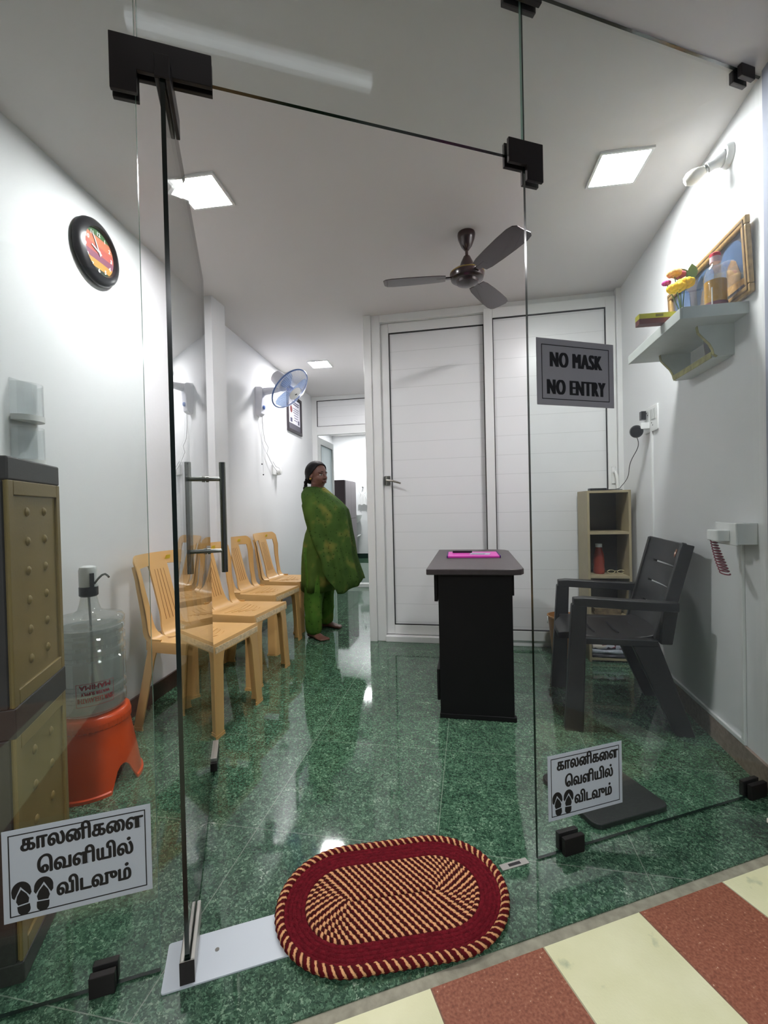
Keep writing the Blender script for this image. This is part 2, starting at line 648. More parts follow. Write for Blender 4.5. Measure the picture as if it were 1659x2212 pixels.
PLANK = planked()
fr = MB()
fr.box((-0.805, 3.53, 0), (-0.745, 3.66, CEIL)).box((-0.745, 3.55, 0), (-0.676, 3.66, CEIL))
fr.box((-0.676, 3.55, 2.547), (1.09, 3.66, CEIL)).box((-0.676, 3.53, 0.0), (1.09, 3.66, 0.045)).box((1.06, 3.50, 0), (1.10, 3.66, CEIL))
struct(fr.build('wall_back', UPVC, smooth=0, bevel=0.003), 'white upvc partition frame')


def sash(name, x0, x1, y, z0, z1, st, label):
    r = bpy.data.objects.new(name, None)
    COL.objects.link(r)
    struct(r, label)
    b = MB()
    b.box((x0, y, z0), (x0+st, y+0.04, z1)).box((x1-st, y, z0), (x1, y+0.04, z1))
    b.box((x0+st, y, z0), (x1-st, y+0.04, z0+0.075)).box((x0+st, y, z1-0.075), (x1-st, y+0.04, z1))
    b.build('sash_frame', UPVC, r, 0, 0.003)
    MB().box((x0+st, y+0.018, z0+0.075), (x1-st, y+0.03, z1-0.075)).build('panel', PLANK, r, 0)
    g = MB()
    w = 0.006
    xa, xb, za, zb = x0+st, x1-st, z0+0.075, z1-0.075
    g.box((xa, y+0.004, za), (xa+w, y+0.02, zb)).box((xb-w, y+0.004, za), (xb, y+0.02, zb)).box((xa, y+0.004, zb-w), (xb, y+0.02, zb)).box((xa, y+0.004, za), (xb, y+0.02, za+w))
    g.build('gasket', GASKET, r, 0)
    return r


d2 = sash('door_2', -0.676, 0.20, 3.585, 0.05, 2.545, 0.065, 'left white sliding door behind the desk')
d3 = sash('door_3', 0.134, 1.058, 3.52, 0.045, 2.56, 0.064, 'right white sliding door behind the bookshelf')
h = MB()
h.rbox((-0.022, -0.008, -0.035), (0.022, 0.0, 0.035), 0.01, Matrix.Translation((-0.643, 3.583, 1.29)))
h.tube([(-0.643, 3.58, 1.29), (-0.643, 3.545, 1.29), (-0.60, 3.54, 1.285), (-0.53, 3.54, 1.262)], [0.008, 0.008, 0.009, 0.007], 10)
h.build('door_handle', STEEL, d2)
h = MB()
h.rbox((-0.014, -0.008, -0.06), (0.014, 0.0, 0.06), 0.008, Matrix.Translation((1.03, 3.52, 1.27)))
h.tube([(1.03, 3.515, 1.29), (1.03, 3.475, 1.29), (1.035, 3.47, 1.27), (1.04, 3.465, 1.17)], [0.009, 0.009, 0.010, 0.008], 10)
h.build('door_handle', UPVC, d3)

# ---- partition at the end of the passage
e = MB()
e.box((-2.105, 5.93, 0), (-2.03, 5.99, CEIL)).box((-0.88, 5.93, 0), (-0.80, 5.99, CEIL)).box((-2.03, 5.93, 2.549), (-0.88, 5.99, CEIL))
e.box((-2.03, 5.93, 2.08), (-0.88, 5.99, 2.195)).box((-2.03, 5.90, 0.0), (-0.88, 5.99, 0.05))
e.box((-2.95, 5.93, 0), (-2.105, 5.99, CEIL)).box((-0.80, 5.93, 0), (-0.5, 5.99, CEIL))
struct(e.build('wall_end', UPVC, smooth=0, bevel=0.003), 'white upvc partition at the end of the passage')
w1 = bpy.data.objects.new('window_4', None)
COL.objects.link(w1)
struct(w1, 'white solid panel above the passage doorway')
MB().box((-2.03, 5.945, 2.195), (-0.88, 5.97, 2.549)).build('panel', PLANK, w1, 0)
g = MB()
for a, b in (((-2.03, 5.938, 2.195), (-2.022, 5.95, 2.549)), ((-2.03, 5.938, 2.541), (-0.88, 5.95, 2.549)), ((-2.03, 5.938, 2.195), (-0.88, 5.95, 2.201))):
    g.box(a, b)
g.build('gasket', GASKET, w1, 0)
d4 = bpy.data.objects.new('door_4', None)
COL.objects.link(d4)
struct(d4, 'white door standing open into the inner room')
f = MB()
M = Matrix.Translation((-2.025, 6.0, 0)) @ Matrix.Rotation(math.radians(92), 4, 'Z')
f.box((0, 0, 0.06), (0.07, 0.04, 2.06), M).box((0.68, 0, 0.06), (0.75, 0.04, 2.06), M).box((0.07, 0, 1.97), (0.68, 0.04, 2.06), M).box((0.07, 0, 0.06), (0.68, 0.04, 0.2), M)
f.build('sash_frame', UPVC, d4, 0)
MB().box((0.07, 0.015, 0.2), (0.68, 0.025, 1.97), M).build('panel', mat('frosted_panel', (212, 226, 230), 0.3), d4, 0)
g = MB()
g.box((0.07, -0.002, 0.2), (0.078, 0.0, 1.97), M).box((0.672, -0.002, 0.2), (0.68, 0.0, 1.97), M).box((0.07, -0.002, 1.962), (0.68, 0.0, 1.97), M)
g.build('gasket', GASKET, d4, 0)
# ------------------------------------------------------------------ shopfront glass
def pane(name, a0, a1, z0, z1, parent, mats, n=0.0, axis='a'):
    b = MB()
    t = 0.005
    if axis == 'a':
        c = ((a0, n-t, z0), (a1, n+t, z1))
        order = [1, 1, 0, 2, 0, 2]
    else:
        c = ((n-t, a0, z0), (n+t, a1, z1))
        order = [1, 1, 2, 0, 2, 0]
    b.box(*c)
    for f, k in zip(b.bm.faces, order):
        f.material_index = k
    return b.build(name, mats, parent, 0)


def front(name, label):
    r = bpy.data.objects.new(name, None)
    r.matrix_world = GM
    COL.objects.link(r)
    return struct(r, label)


w = front('window_1', 'fixed glass panel left of the open door')
pane('glass_pane', -1.205, -0.214, 0.004, 2.6, w, [GLASS, GLASSEDGE, GLASSEDGE_LIGHT])
w = front('window_2', 'fixed glass panel right of the doorway')
pane('glass_pane', 0.822, 1.85, 0.004, 2.6, w, [GLASS, GLASSEDGE, GLASSEDGE])
w = front('window_3', 'glass panel above the doorway')
pane('glass_pane', -0.208, 0.817, 2.10, 2.6, w, [GLASS, GLASSEDGE, GLASSEDGE_LIGHT])

door = front('door_1', 'frameless glass door swung open into the shop')
pane('glass_pane', -0.05, 0.965, 0.014, 2.09, door, [GLASSCLEAN, GLASSEDGE, GLASSEDGE], n=-0.15, axis='n')
for name, n0, n1, z0, z1 in (('bottom_patch', -0.053, 0.11, 0.008, 0.056), ('top_patch', -0.053, 0.12, 2.045, 2.098)):
    b = MB()
    for s in (-1, 1):
        b.box((-0.15+s*0.0065, n0, z0), (-0.15+s*0.016, n1, z1))
    b.box((-0.166, n0-0.004, z0), (-0.134, n0, z1))
    b.build(name, [SATIN if name == 'bottom_patch' else BLACKMETAL], door, 0, 0.002)
b = MB()
b.box((-0.166, -0.0595, 0.006), (-0.134, -0.0575, 0.058)).box((-0.168, 0.80, 0.012), (-0.132, 0.966, 0.046))
MB().box((-0.167, 0.81, 0.046), (-0.133, 0.965, 0.062)).build('lock_top_glint', SATIN, door, 0, 0.002)  # paler block paints the reflection on the lock patch's top face
b.build('lock_patch', BLACKMETAL, door, 0, 0.002, 'black lock block at the far lower corner')
h = MB()
for s in (-1, 1):
    h.tube([(-0.15+s*0.0695, 0.785, 0.829), (-0.15+s*0.0695, 0.785, 1.275)], 0.0125, 20)
h.build('pull_handle', CHROME, door, 40)
h = MB()
for z in (0.917, 1.207):
    h.tube([(-0.22, 0.785, z), (-0.08, 0.785, z)], 0.0085, 14)
    for s in (-1, 1):
        h.tube([(-0.15+s*0.007, 0.785, z), (-0.15+s*0.018, 0.785, z)], 0.0125, 14)
h.build('handle_standoff', CHROME, door, 40)


# ---- metal fittings that hold the glass
def fitting(name, label, cat, polys, a, z, group=None, th=0.011):
    """polys are outlines in (a, z) relative to the fitting"""
    t = thing(name, label, cat, gp(a, 0, z), GA, group)
    R = Matrix.Rotation(PI/2, 4, 'X')        # x stays along, y becomes z
    for nm, y0, y1 in (('outer_plate', 0.0065, 0.0065+th), ('inner_plate', -0.0065-th, -0.0065)):
        b = MB()
        for p in polys:
            b.prism(p, y0, y1, R)
        b.build(nm, BLACKMETAL, t, 0, 0.0015)
    return t


fitting('patch_fitting', 'large dark L-shaped fitting above the open glass door', 'door fitting',
        [[(-0.055, 0), (0, 0), (0, 0.052), (0.161, 0.052), (0.161, 0.126), (-0.055, 0.126)]], -0.208, 2.032)
fitting('patch_fitting', 'small dark L-shaped fitting at the upper right corner of the doorway', 'door fitting',
        [[(0.061, 0), (0.117, 0), (0.117, 0.112), (0, 0.112), (0, 0.042), (0.061, 0.042)]], 0.76, 2.034)
for a0, a1, z0, z1, lab in ((-0.356, -0.304, 0.0, 0.047, 'dark glass clamp on the floor below the left sandal sign'),
                            (0.906, 0.979, 0.0, 0.053, 'dark glass clamp on the floor below the right sandal sign'),
                            (1.702, 1.78, 0.0, 0.053, 'dark glass clamp on the floor beside the right wall'),
                            (0.767, 0.879, 2.556, 2.603, 'dark glass clamp at the ceiling above the right door corner'),
                            (1.700, 1.766, 2.560, 2.603, 'dark glass clamp at the ceiling beside the right wall')):
    fitting('glass_clamp', lab, 'clamp', [[(0, 0), (a1-a0, 0), (a1-a0, z1-z0), (0, z1-z0)]], a0, z0+0.001, 'clamps holding the fixed glass', 0.016)
t = thing('floor_spring_plate', 'white metal cover plate on the floor under the open glass door', 'plate', gp(-0.205, 0, 0.0), GA)
MB().rbox((0, -0.062, 0.0005), (0.42, 0.062, 0.004), 0.006).build('plate', mat('white_metal_plate', (205, 212, 218), 0.5), t, 30)
s = MB()
s.lathe([(0.005, 0), (0.005, 0.001)], 14, Matrix.Translation((0.115, 0.008, 0.004)))
s.build('screw', STEEL, t)
t = thing('strike_plate', 'small metal strike plate with a slot in the granite floor', 'plate', gp(0.70, 0.005, 0), GA)
MB().rbox((0, -0.011, 0.0003), (0.091, 0.011, 0.0025), 0.002).build('plate', SATIN, t, 30)
MB().box((0.026, -0.005, 0.0025), (0.066, 0.005, 0.0029)).build('slot', GASKET, t, 0)

# ---- paper signs stuck on the outside of the glass
PAPER = mat('white_sign_paper', (206, 214, 222), 0.6, trans=0.35)
GREYPAPER = mat('grey_sign_paper', (182, 182, 187), 0.6, trans=0.3)
INK = mat('black_print', (16, 16, 18), 0.6)


def sign(label, a, z, wd_, ht, paper, lines, sandals, tilt=0.0):
    t = thing('paper_sign', label, 'sign', gp(a, -0.0072, z), GA)
    t.rotation_euler = (0, tilt, GA)
    R = Matrix.Rotation(PI/2, 4, 'X')
    MB().box((0, -0.0004, 0), (wd_, 0.0004, ht)).build('paper', paper, t, 0)
    b = MB()
    i, k = 0.011, 0.0022
    if not sandals:
        i = 0.018
    y0, y1 = -0.0008, -0.0004
    b.box((i, y0, i), (wd_-i, y1, i+k)).box((i, y0, ht-i-k), (wd_-i, y1, ht-i)).box((i, y0, i), (i+k, y1, ht-i)).box((wd_-i-k, y0, i), (wd_-i, y1, ht-i))
    b.build('border', INK, t, 0)
    for body, u, v, size, width, bold in lines:
        b = MB()
        text_into(b, body, size, Matrix.Translation((u, -0.0007, v)) @ R, 0.0002, bold, width=width)
        b.build('lettering', INK, t, 0)
    if sandals:
        for u in (0.034, 0.073):
            b = MB()
            tilt2 = 0.12 if u < 0.05 else -0.06

            def P(pts):
                c, s2 = math.cos(tilt2), math.sin(tilt2)
                return [(u+0.86*(c*x-s2*y), 0.050+0.92*(s2*x+c*y)) for x, y in pts]
            N = 14
            toe = [(0.021*math.cos(q), 0.014+0.024*math.sin(q)) for q in [PI*j/N for j in range(N+1)]]
            b.prism(P([(0.021, 0.006)]+toe[1:-1]+[(-0.021, 0.006), (-0.0165, 0.0), (0.0, 0.026), (0.0165, 0.0)]), 0.0003, 0.0007, R)
            b.prism(P([(0.0, 0.019), (0.010, 0.006), (0.014, -0.006), (0.011, -0.016), (-0.011, -0.016), (-0.014, -0.006), (-0.010, 0.006)]), 0.0003, 0.0007, R)
            b.prism(P([(-0.0135, -0.019), (0.0135, -0.019)]+[(0.0135*math.cos(q), -0.030-0.012*math.sin(q)) for q in [PI*j/8 for j in range(9)]]), 0.0003, 0.0007, R)
            b.build('sandal_icon', INK, t, 0)
    return t


TAM = ['\u0b95\u0bbe\u0bb2\u0ba9\u0bbf\u0b95\u0bc8\u0bb3', '\u0bc6\u0bb5\u0bb3\u0bbf\u0baf\u0bbf\u0bb2\u0bcd', '\u0bb5\u0bbf\u0b9f\u0bb5\u0bc1\u0bae\u0bcd']


def tamil(w, h):
    return [(TAM[0], w*0.53, h*0.755, 0.046, w*0.82, 0.0017), (TAM[1], w*0.545, h*0.475, 0.046, w*0.64, 0.0017), (TAM[2], w*0.595, h*0.185, 0.046, w*0.50, 0.0017)]


sign('white sandal sign with foreign lettering in front of the tan cabinet', -0.512, 0.205, 0.287, 0.199, PAPER, tamil(0.287, 0.199), True, 0.0)
sign('white sandal sign with foreign lettering in front of the black floor mat', 0.860, 0.110, 0.281, 0.200, PAPER, tamil(0.281, 0.200), True, 0.0)
sign('grey NO MASK NO ENTRY sign on the right glass panel', 0.847, 1.376, 0.287, 0.201, GREYPAPER,
     [('NO MASK', 0.1435, 0.117, 0.064, 0.188, 0.0036), ('NO ENTRY', 0.1435, 0.034, 0.064, 0.212, 0.0036)], False)


# ---- oval braided rug on the threshold
def rug():
    t = thing('braided_rug', 'oval maroon and cream braided rug at the doorway', 'rug', gp(0.366, 0.008, 0.0), GA+math.radians(-9))
    CREAM, MAROON = lin((214, 160, 112)), lin((92, 18, 24))

    def strands(name, n, slant, duty, dark):
        m, nt, b, out = nodes(name)
        uv = nt.nodes.new('ShaderNodeUVMap')
        sx = nt.nodes.new('ShaderNodeSeparateXYZ')
        nt.links.new(uv.outputs[0], sx.inputs[0])
        nz = nt.nodes.new('ShaderNodeTexNoise')
        nz.inputs['Scale'].default_value = 220
        nt.links.new(nt.nodes.new('ShaderNodeTexCoord').outputs['Object'], nz.inputs['Vector'])
        a = nt.nodes.new('ShaderNodeMath')
        a.operation = 'MULTIPLY_ADD'
        a.inputs[1].default_value = slant
        nt.links.new(sx.outputs[1], a.inputs[0])
        nt.links.new(sx.outputs[0], a.inputs[2])
        a2 = nt.nodes.new('ShaderNodeMath')
        a2.operation = 'MULTIPLY_ADD'
        a2.inputs[1].default_value = 0.35
        nt.links.new(nz.outputs[0], a2.inputs[0])
        nt.links.new(a.outputs[0], a2.inputs[2])
        f = nt.nodes.new('ShaderNodeMath')
        f.operation = 'FRACT'
        nt.links.new(a2.outputs[0], f.inputs[0])
        r = nt.nodes.new('ShaderNodeValToRGB')
        r.color_ramp.elements[0].position = 0.0
        r.color_ramp.elements[0].color = (*CREAM, 1)
        r.color_ramp.elements[1].position = 1.0
        r.color_ramp.elements[1].color = (*CREAM, 1)
        for p, c in ((duty, CREAM), (duty+0.08, lin((70, 26, 22))), (0.62, lin(dark)), (0.9, MAROON), (0.97, CREAM)):
            q = r.color_ramp.elements.new(p)
            q.color = (*c, 1)
        nt.links.new(f.outputs[0], r.inputs[0])
        nt.links.new(r.outputs[0], b.inputs['Base Color'])
        b.inputs['Roughness'].default_value = 0.95
        b.inputs['Specular IOR Level'].default_value = 0.1
        return m
    TW = strands('twisted_braid', 1, 1.2, 0.27, (52, 20, 18))
    TWE = strands('twisted_edge_cord', 1, 2.2, 0.22, (80, 16, 22))
    BAND = mat('maroon_braid', (104, 22, 32), 0.95, spec=0.1, vary=0.3, scale=90, bump=0.6, bscale=250)

    def rings(rows, mt, name, period, swirl=0.0):
        bm = bmesh.new()
        uvl = bm.loops.layers.uv.new('UVMap')
        for ri, (R_, rad, L, zc) in enumerate(rows):
            per = 2*PI*R_+4*L
            n = max(60, int(per/0.005))
            k = max(8, round(per/period))
            seg = 8
            ring = []
            for i in range(n+1):
                s = per*i/n
                # stadium path
                if s < 2*L:
                    p = Vector((-L+s, -R_)); d = Vector((0, -1))
                elif s < 2*L+PI*R_:
                    q = (s-2*L)/R_
                    d = Vector((math.sin(q), -math.cos(q))); p = Vector((L, 0))+R_*d
                elif s < 4*L+PI*R_:
                    p = Vector((L-(s-2*L-PI*R_), R_)); d = Vector((0, 1))
                else:
                    q = (s-4*L-PI*R_)/R_
                    d = Vector((-math.sin(q), math.cos(q))); p = Vector((-L, 0))+R_*d
                wob = rad*(1+0.10*math.sin(2*PI*k*i/n))
                ring.append([bm.verts.new((p.x+d.x*wob*math.cos(w), p.y+d.y*wob*math.cos(w), zc+wob*0.8*math.sin(w))) for w in [2*PI*j/seg for j in range(seg)]])
            for i in range(n):
                for j in range(seg):
                    j2 = (j+1) % seg
                    fc = bm.faces.new((ring[i][j], ring[i+1][j], ring[i+1][j2], ring[i][j2]))
                    for lp, (u, v) in zip(fc.loops, ((i, j), (i+1, j), (i+1, j+1), (i, j+1))):
                        lp[uvl].uv = (u/n*k-swirl*ri, v/seg)
        bmesh.ops.recalc_face_normals(bm, faces=bm.faces)
        me = bpy.data.meshes.new(name)
        bm.to_mesh(me)
        bm.free()
        me.materials.append(mt)
        me.shade_smooth()
        o = bpy.data.objects.new(name, me)
        COL.objects.link(o)
        o.parent = t
        return o
    L = 0.118
    inner = [(0.0085+0.0118*i, 0.0074, L, 0.0085) for i in range(10)]
    rings(inner, TW, 'braided_centre', 0.0185, 0.42)
    rings([(0.128+0.0112*i, 0.0073, L, 0.0085) for i in range(5)], BAND, 'maroon_band', 0.02)
    rings([(0.188, 0.0125, L, 0.0112)], TWE, 'edge_cord', 0.021)


rug()
t = thing('floor_mat', 'flat black mat with rounded corners behind the right glass panel', 'mat', gp(1.235, 0.185, 0), GA)
MB().rbox((-0.158, -0.15, 0.0), (0.158, 0.15, 0.018), 0.03, None, 6).build('mat', mat('black_rubber_mat', (20, 20, 22), 0.55, bump=0.1, bscale=300), t, 30, 0.003)
# ------------------------------------------------------------------ lamps
def panel_light(x, y, lab, m, s=0.20):
    t = thing('ceiling_light', lab, 'ceiling light', (x, y, CEIL), 0.05, 'square ceiling panel lights')
    b = MB()
    q = s/2
    for a0, b0, a1, b1 in ((-q-0.012, -q-0.012, q+0.012, -q), (-q-0.012, q, q+0.012, q+0.012), (-q-0.012, -q, -q, q), (q, -q, q+0.012, q)):
        b.box((a0, b0, -0.010), (a1, b1, 0.0))
    b.build('frame', UPVC, t, 0)
    MB().box((-q, -q, -0.008), (q, q, -0.001)).build('diffuser', m, t, 0)


panel_light(-1.22, 1.98, 'square lit ceiling panel above the near plastic chair', PANELM)
panel_light(0.70, 2.25, 'square lit ceiling panel above the black armchair', PANELM)
panel_light(-1.52, 4.59, 'square lit ceiling panel in the passage', PANELM)
panel_light(-2.03, 8.6, 'square lit ceiling panel in the far inner room', PANELM2, 0.26)
t = thing('tube_light', 'long slim tube lamp on the ceiling outside the door', 'lamp', gp(0.08, -0.36, 2.55), GA)
MB().tube([(-0.38, 0, 0), (0.38, 0, 0)], 0.016, 14).build('tube', TUBEM, t)
b = MB()
b.box((-0.42, -0.02, 0.02), (0.42, 0.02, 0.054)).box((-0.41, -0.018, -0.018), (-0.38, 0.018, 0.02)).box((0.38, -0.018, -0.018), (0.41, 0.018, 0.02))
b.build('housing', UPVC, t, 0)

# ------------------------------------------------------------------ ceiling fan
FANM = mat('dark_brown_enamel', (44, 28, 28), 0.25, coat=0.3)
t = thing('ceiling_fan', 'dark brown three-blade ceiling fan in front of the white partition', 'ceiling fan', (0.014, 2.60, CEIL))
MB().lathe([(0.006, -0.002), (0.048, -0.002), (0.05, -0.012), (0.046, -0.035), (0.03, -0.075), (0.012, -0.098), (0.008, -0.1)], 28).build('canopy', FANM, t)
MB().tube([(0, 0, -0.09), (0, 0, -0.16)], 0.0085, 12).build('down_rod', FANM, t)
MB().lathe([(0.01, -0.128), (0.018, -0.132), (0.034, -0.165), (0.046, -0.2), (0.05, -0.212), (0.085, -0.216), (0.094, -0.224), (0.096, -0.238), (0.09, -0.258), (0.078, -0.266), (0.062, -0.27), (0.058, -0.282), (0.03, -0.292), (0.004, -0.294)], 36).build('motor', FANM, t)
MB().lathe([(0.0945, -0.2235), (0.0965, -0.226), (0.0965, -0.229), (0.0945, -0.231)], 36, None, False, False).build('trim_ring', mat('gold_trim', (150, 130, 80), 0.3, metal=0.9), t)
for k, ang in enumerate((184, 304, 64)):
    M = Matrix.Rotation(math.radians(ang), 4, 'Z') @ Matrix.Translation((0, 0, -0.246))
    TW = Matrix.Rotation(math.radians(-9), 4, 'X')
    b = MB()
    rings = []
    for x, hw in ((0.12, 0.045), (0.16, 0.055), (0.25, 0.062), (0.34, 0.066), (0.42, 0.066), (0.455, 0.058), (0.47, 0.04)):
        rings.append([M @ TW @ Vector((x, y, z)) for y, z in ((-hw, -0.002), (0, -0.004), (hw, -0.002), (hw, 0.002), (0, 0.0), (-hw, 0.002))])
    b.loft(rings)
    b.box((0.07, -0.014, -0.004), (0.17, 0.014, 0.004), M @ TW)
    b.build('blade', FANM, t, 30)

# ------------------------------------------------------------------ wall clock
LROT = math.atan2(0.0989, 1)                    # left wall leans away from the depth axis


def lwall(y, off=0.0):
    return -1.49-0.0989*(y+0.8)+off


BLK = mat('black_plastic_gloss', (24, 24, 28), 0.3)
t = thing('wall_clock', 'round black wall clock with a colourful striped face', 'clock', (lwall(1.90, 0.002), 1.90, 2.335))
# local: z out of wall
CM = Matrix.Rotation(LROT, 4, 'Z') @ Matrix.Rotation(PI/2, 4, 'Z') @ Matrix.Rotation(PI/2, 4, 'X')
b = MB()
b.lathe([(0.118, 0.0), (0.146, 0.004), (0.152, 0.014), (0.148, 0.026), (0.132, 0.036), (0.118, 0.042), (0.110, 0.044), (0.107, 0.040), (0.105, 0.024), (0.0, 0.022)], 56, CM, True, False)
b.build('rim', BLK, t, 40)


def dial():
    m, nt, bs, out = nodes('striped_dial')
    tc = nt.nodes.new('ShaderNodeTexCoord')
    sx = nt.nodes.new('ShaderNodeSeparateXYZ')
    nt.links.new(tc.outputs['Object'], sx.inputs[0])
    mr = nt.nodes.new('ShaderNodeMapRange')
    mr.inputs['From Min'].default_value = -0.105
    mr.inputs['From Max'].default_value = 0.105
    nt.links.new(sx.outputs[2], mr.inputs[0])
    r = nt.nodes.new('ShaderNodeValToRGB')
    cr = r.color_ramp
    cr.interpolation = 'CONSTANT'
    cr.elements[0].position = 0
    cr.elements[0].color = (*lin((40, 50, 38)), 1)
    cr.elements[1].position = 0.84
    cr.elements[1].color = (*lin((50, 84, 46)), 1)
    for p, c in ((0.13, (168, 122, 56)), (0.30, (112, 66, 84)), (0.45, (156, 76, 68)), (0.64, (168, 98, 70))):
        e = cr.elements.new(p)
        e.color = (*lin(c), 1)
    nt.links.new(mr.outputs[0], r.inputs[0])
    nt.links.new(r.outputs[0], bs.inputs['Base Color'])
    return m


MB().lathe([(0.0, 0.023), (0.105, 0.0235), (0.105, 0.0245), (0.0, 0.025)], 48, CM, False, False).build('dial', dial(), t, 0)
dial_o = bpy.data.objects['dial']
for i in range(1, 13):
    a = PI/2-2*PI*i/12
    num = MB()
    text_into(num, str(i), 0.026, CM @ Matrix.Translation((0.086*math.cos(a), 0.086*math.sin(a)-0.009, 0.0262)), 0.0004, 0.0007)
    num.build('numeral', UPVC, dial_o, 0)
for nm, ang, ln, w_ in (('hour_hand', 162, 0.05, 0.007), ('minute_hand', 118, 0.078, 0.0055)):
    b = MB()
    b.box((-0.018, -w_/2, 0.027), (ln, w_/2, 0.029), CM @ Matrix.Rotation(math.radians(ang), 4, 'Z'))
    b.build(nm, UPVC, t, 0)
MB().lathe([(0.0, 0.026), (0.007, 0.026), (0.007, 0.031), (0.0, 0.031)], 16, CM).build('hub', UPVC, t, 0)

# ------------------------------------------------------------------ clear holder on the left wall
CLEARP = clear_mat('clear_plastic', (0.96, 0.97, 0.97), 0.06, body=0.03, body_rgb=(225, 228, 228))
WHITEP = mat('white_plastic', (222, 224, 222), 0.35, trans=0.2)
HM = Matrix.Rotation(LROT, 4, 'Z')
t = thing('clear_holder', 'two-tier clear plastic holder on the left wall above the cabinet', 'holder', (lwall(1.49, 0.001), 1.49, 1.275))
MB().box((0.0, -0.062, 0.0), (0.003, 0.062, 0.33), HM).build('back_plate', CLEARP, t, 0)
for z0 in (0.0, 0.172):
    arc = [(0.003+0.062*math.sin(q), -0.062*math.cos(q)) for q in [PI*j/16 for j in range(17)]]
    arc2 = [(0.003+0.0595*math.sin(q), -0.0595*math.cos(q)) for q in [PI*j/16 for j in range(17)]]
    pk = MB().prism(arc+arc2[::-1], z0+0.002, z0+0.145, HM).build('pocket', CLEARP, t, 30)
    MB().prism([(0.004+0.0635*math.sin(q), -0.0635*math.cos(q)) for q in [PI*j/16 for j in range(17)]], z0-0.002, z0+0.020, HM).build('pocket_base', WHITEP, pk, 30)

# ------------------------------------------------------------------ tan storage cabinet behind the left glass
TAN = mat('tan_plastic', (122, 102, 52), 0.45, vary=0.06, scale=4, bump=0.04, bscale=120)
DKB = mat('dark_brown_plastic', (44, 38, 36), 0.5, bump=0.05, bscale=200)
t = thing('storage_cabinet', 'tall tan and dark brown plastic cabinet behind the left glass panel', 'cabinet', gp(-0.513, 0.0725, 0), GA)
# local: x to the right along the glass, y into the shop; the right side face is x = 0
W, D, H = 0.515, 0.302, 1.217
b = MB()
b.box((-W, 0.006, 0.03), (-0.006, D-0.004, H-0.03))
b.build('body', TAN, t, 0)
MB().box((-W, 0, H-0.055), (0, D, H)).build('top_cap', DKB, t, 0, 0.004)
MB().box((-W, -0.002, 0.0), (0.002, D, 0.05)).build('base', DKB, t, 0, 0.004)
MB().box((-W, -0.002, 0.565), (0.0015, D+0.001, 0.635)).build('middle_band', DKB, t, 0, 0.003)
for z0, z1 in ((0.05, 0.565), (0.635, H-0.055)):
    cd_ = MB().box((-W+0.01, -0.004, z0), (-0.012, 0.008, z1)).build('door', DKB, t, 0, 0.004)
    zz_ = 0.655 if z0 > 0.3 else 0.54
    MB().lathe([(0.007, 0), (0.007, 0.004)], 14, Matrix.Translation((-0.045, -0.004, zz_)) @ Matrix.Rotation(PI/2, 4, 'X')).build('screw', GASKET, cd_)
    b = MB()
    b.box((-0.008, 0.0, z0), (0.0, 0.026, z1)).box((-0.008, D-0.022, z0), (0.0, D, z1)).box((-0.008, 0.026, z1-0.035), (0.0, D-0.022, z1)).box((-0.008, 0.026, z0), (0.0, D-0.022, z0+0.035))
    rows = 6 if z0 > 0.3 else 5
    for i in range(rows):
        z = z0+0.085+(z1-z0-0.16)*i/(rows-1)
        for y in (0.105, 0.205):
            b.ball((-0.007, y, z), (0.007, 0.012, 0.012), 12)
    b.build('side_panel', TAN, t, 30, 0.002)

# ------------------------------------------------------------------ orange stool and water jug
ORANGE = mat('orange_plastic', (204, 68, 14), 0.28)
SX, SY = -1.522, 1.570
t = thing('plastic_stool', 'round orange plastic stool carrying the water jug', 'stool', (SX, SY, 0), math.atan2(-SY, -SX)-0.12)
top_r = 0.135
b = MB()
N = 72
prof = [(0.29, top_r-0.004), (0.283, top_r+0.006), (0.262, top_r+0.010), (0.245, top_r+0.010), (0.24, top_r+0.004), (0.2, top_r+0.012), (0.15, top_r+0.021), (0.12, top_r+0.0265), (0.09, top_r+0.032), (0.06, top_r+0.037), (0.03, top_r+0.041), (0.014, top_r+0.043), (0.011, top_r+0.051), (0.0, top_r+0.052)]
outer, inner = [], []


def arch(th):                                   # height of the cut-outs between the four feet
    c = abs(math.sin(2*th))
    return 0.090*max(0.0, (c-0.84)/0.16)**0.5 if c > 0.84 else 0.0


for z, r in prof:
    ro, ri = [], []
    for i in range(N):
        th = 2*PI*i/N
        zz = max(z, arch(th)) if z < 0.16 else z
        rr = top_r+0.012+(0.2-zz)*0.18 if zz < 0.2 and z < 0.16 and arch(th) > z else r
        sq = 1+0.0*math.cos(4*th)
        ro.append(Vector((rr*sq*math.cos(th), rr*sq*math.sin(th), zz)))
        ri.append(Vector(((rr-0.006)*sq*math.cos(th), (rr-0.006)*sq*math.sin(th), zz if z > 0.0 or zz > 0 else 0.0)))
    outer.append(ro)
    inner.append(ri)
vs = [p for r in outer for p in r]+[p for r in inner[1:] for p in r]
fs = []
K = len(prof)
for k in range(K-1):
    for i in range(N):
        j = (i+1) % N
        fs.append((k*N+i, k*N+j, (k+1)*N+j, (k+1)*N+i))
off = K*N
for k in range(K-2):
    for i in range(N):
        j = (i+1) % N
        fs.append((off+k*N+i, off+(k+1)*N+i, off+(k+1)*N+j, off+k*N+j))
for i in range(N):
    j = (i+1) % N
    fs.append(((K-1)*N+i, (K-1)*N+j, off+(K-2)*N+j, off+(K-2)*N+i))
fs.append(tuple(range(N)))
b.faces(vs, fs)
stool_body = b.build('body', ORANGE, t, 50)
t.scale = (0.95, 0.95, 1.0)
b = MB()
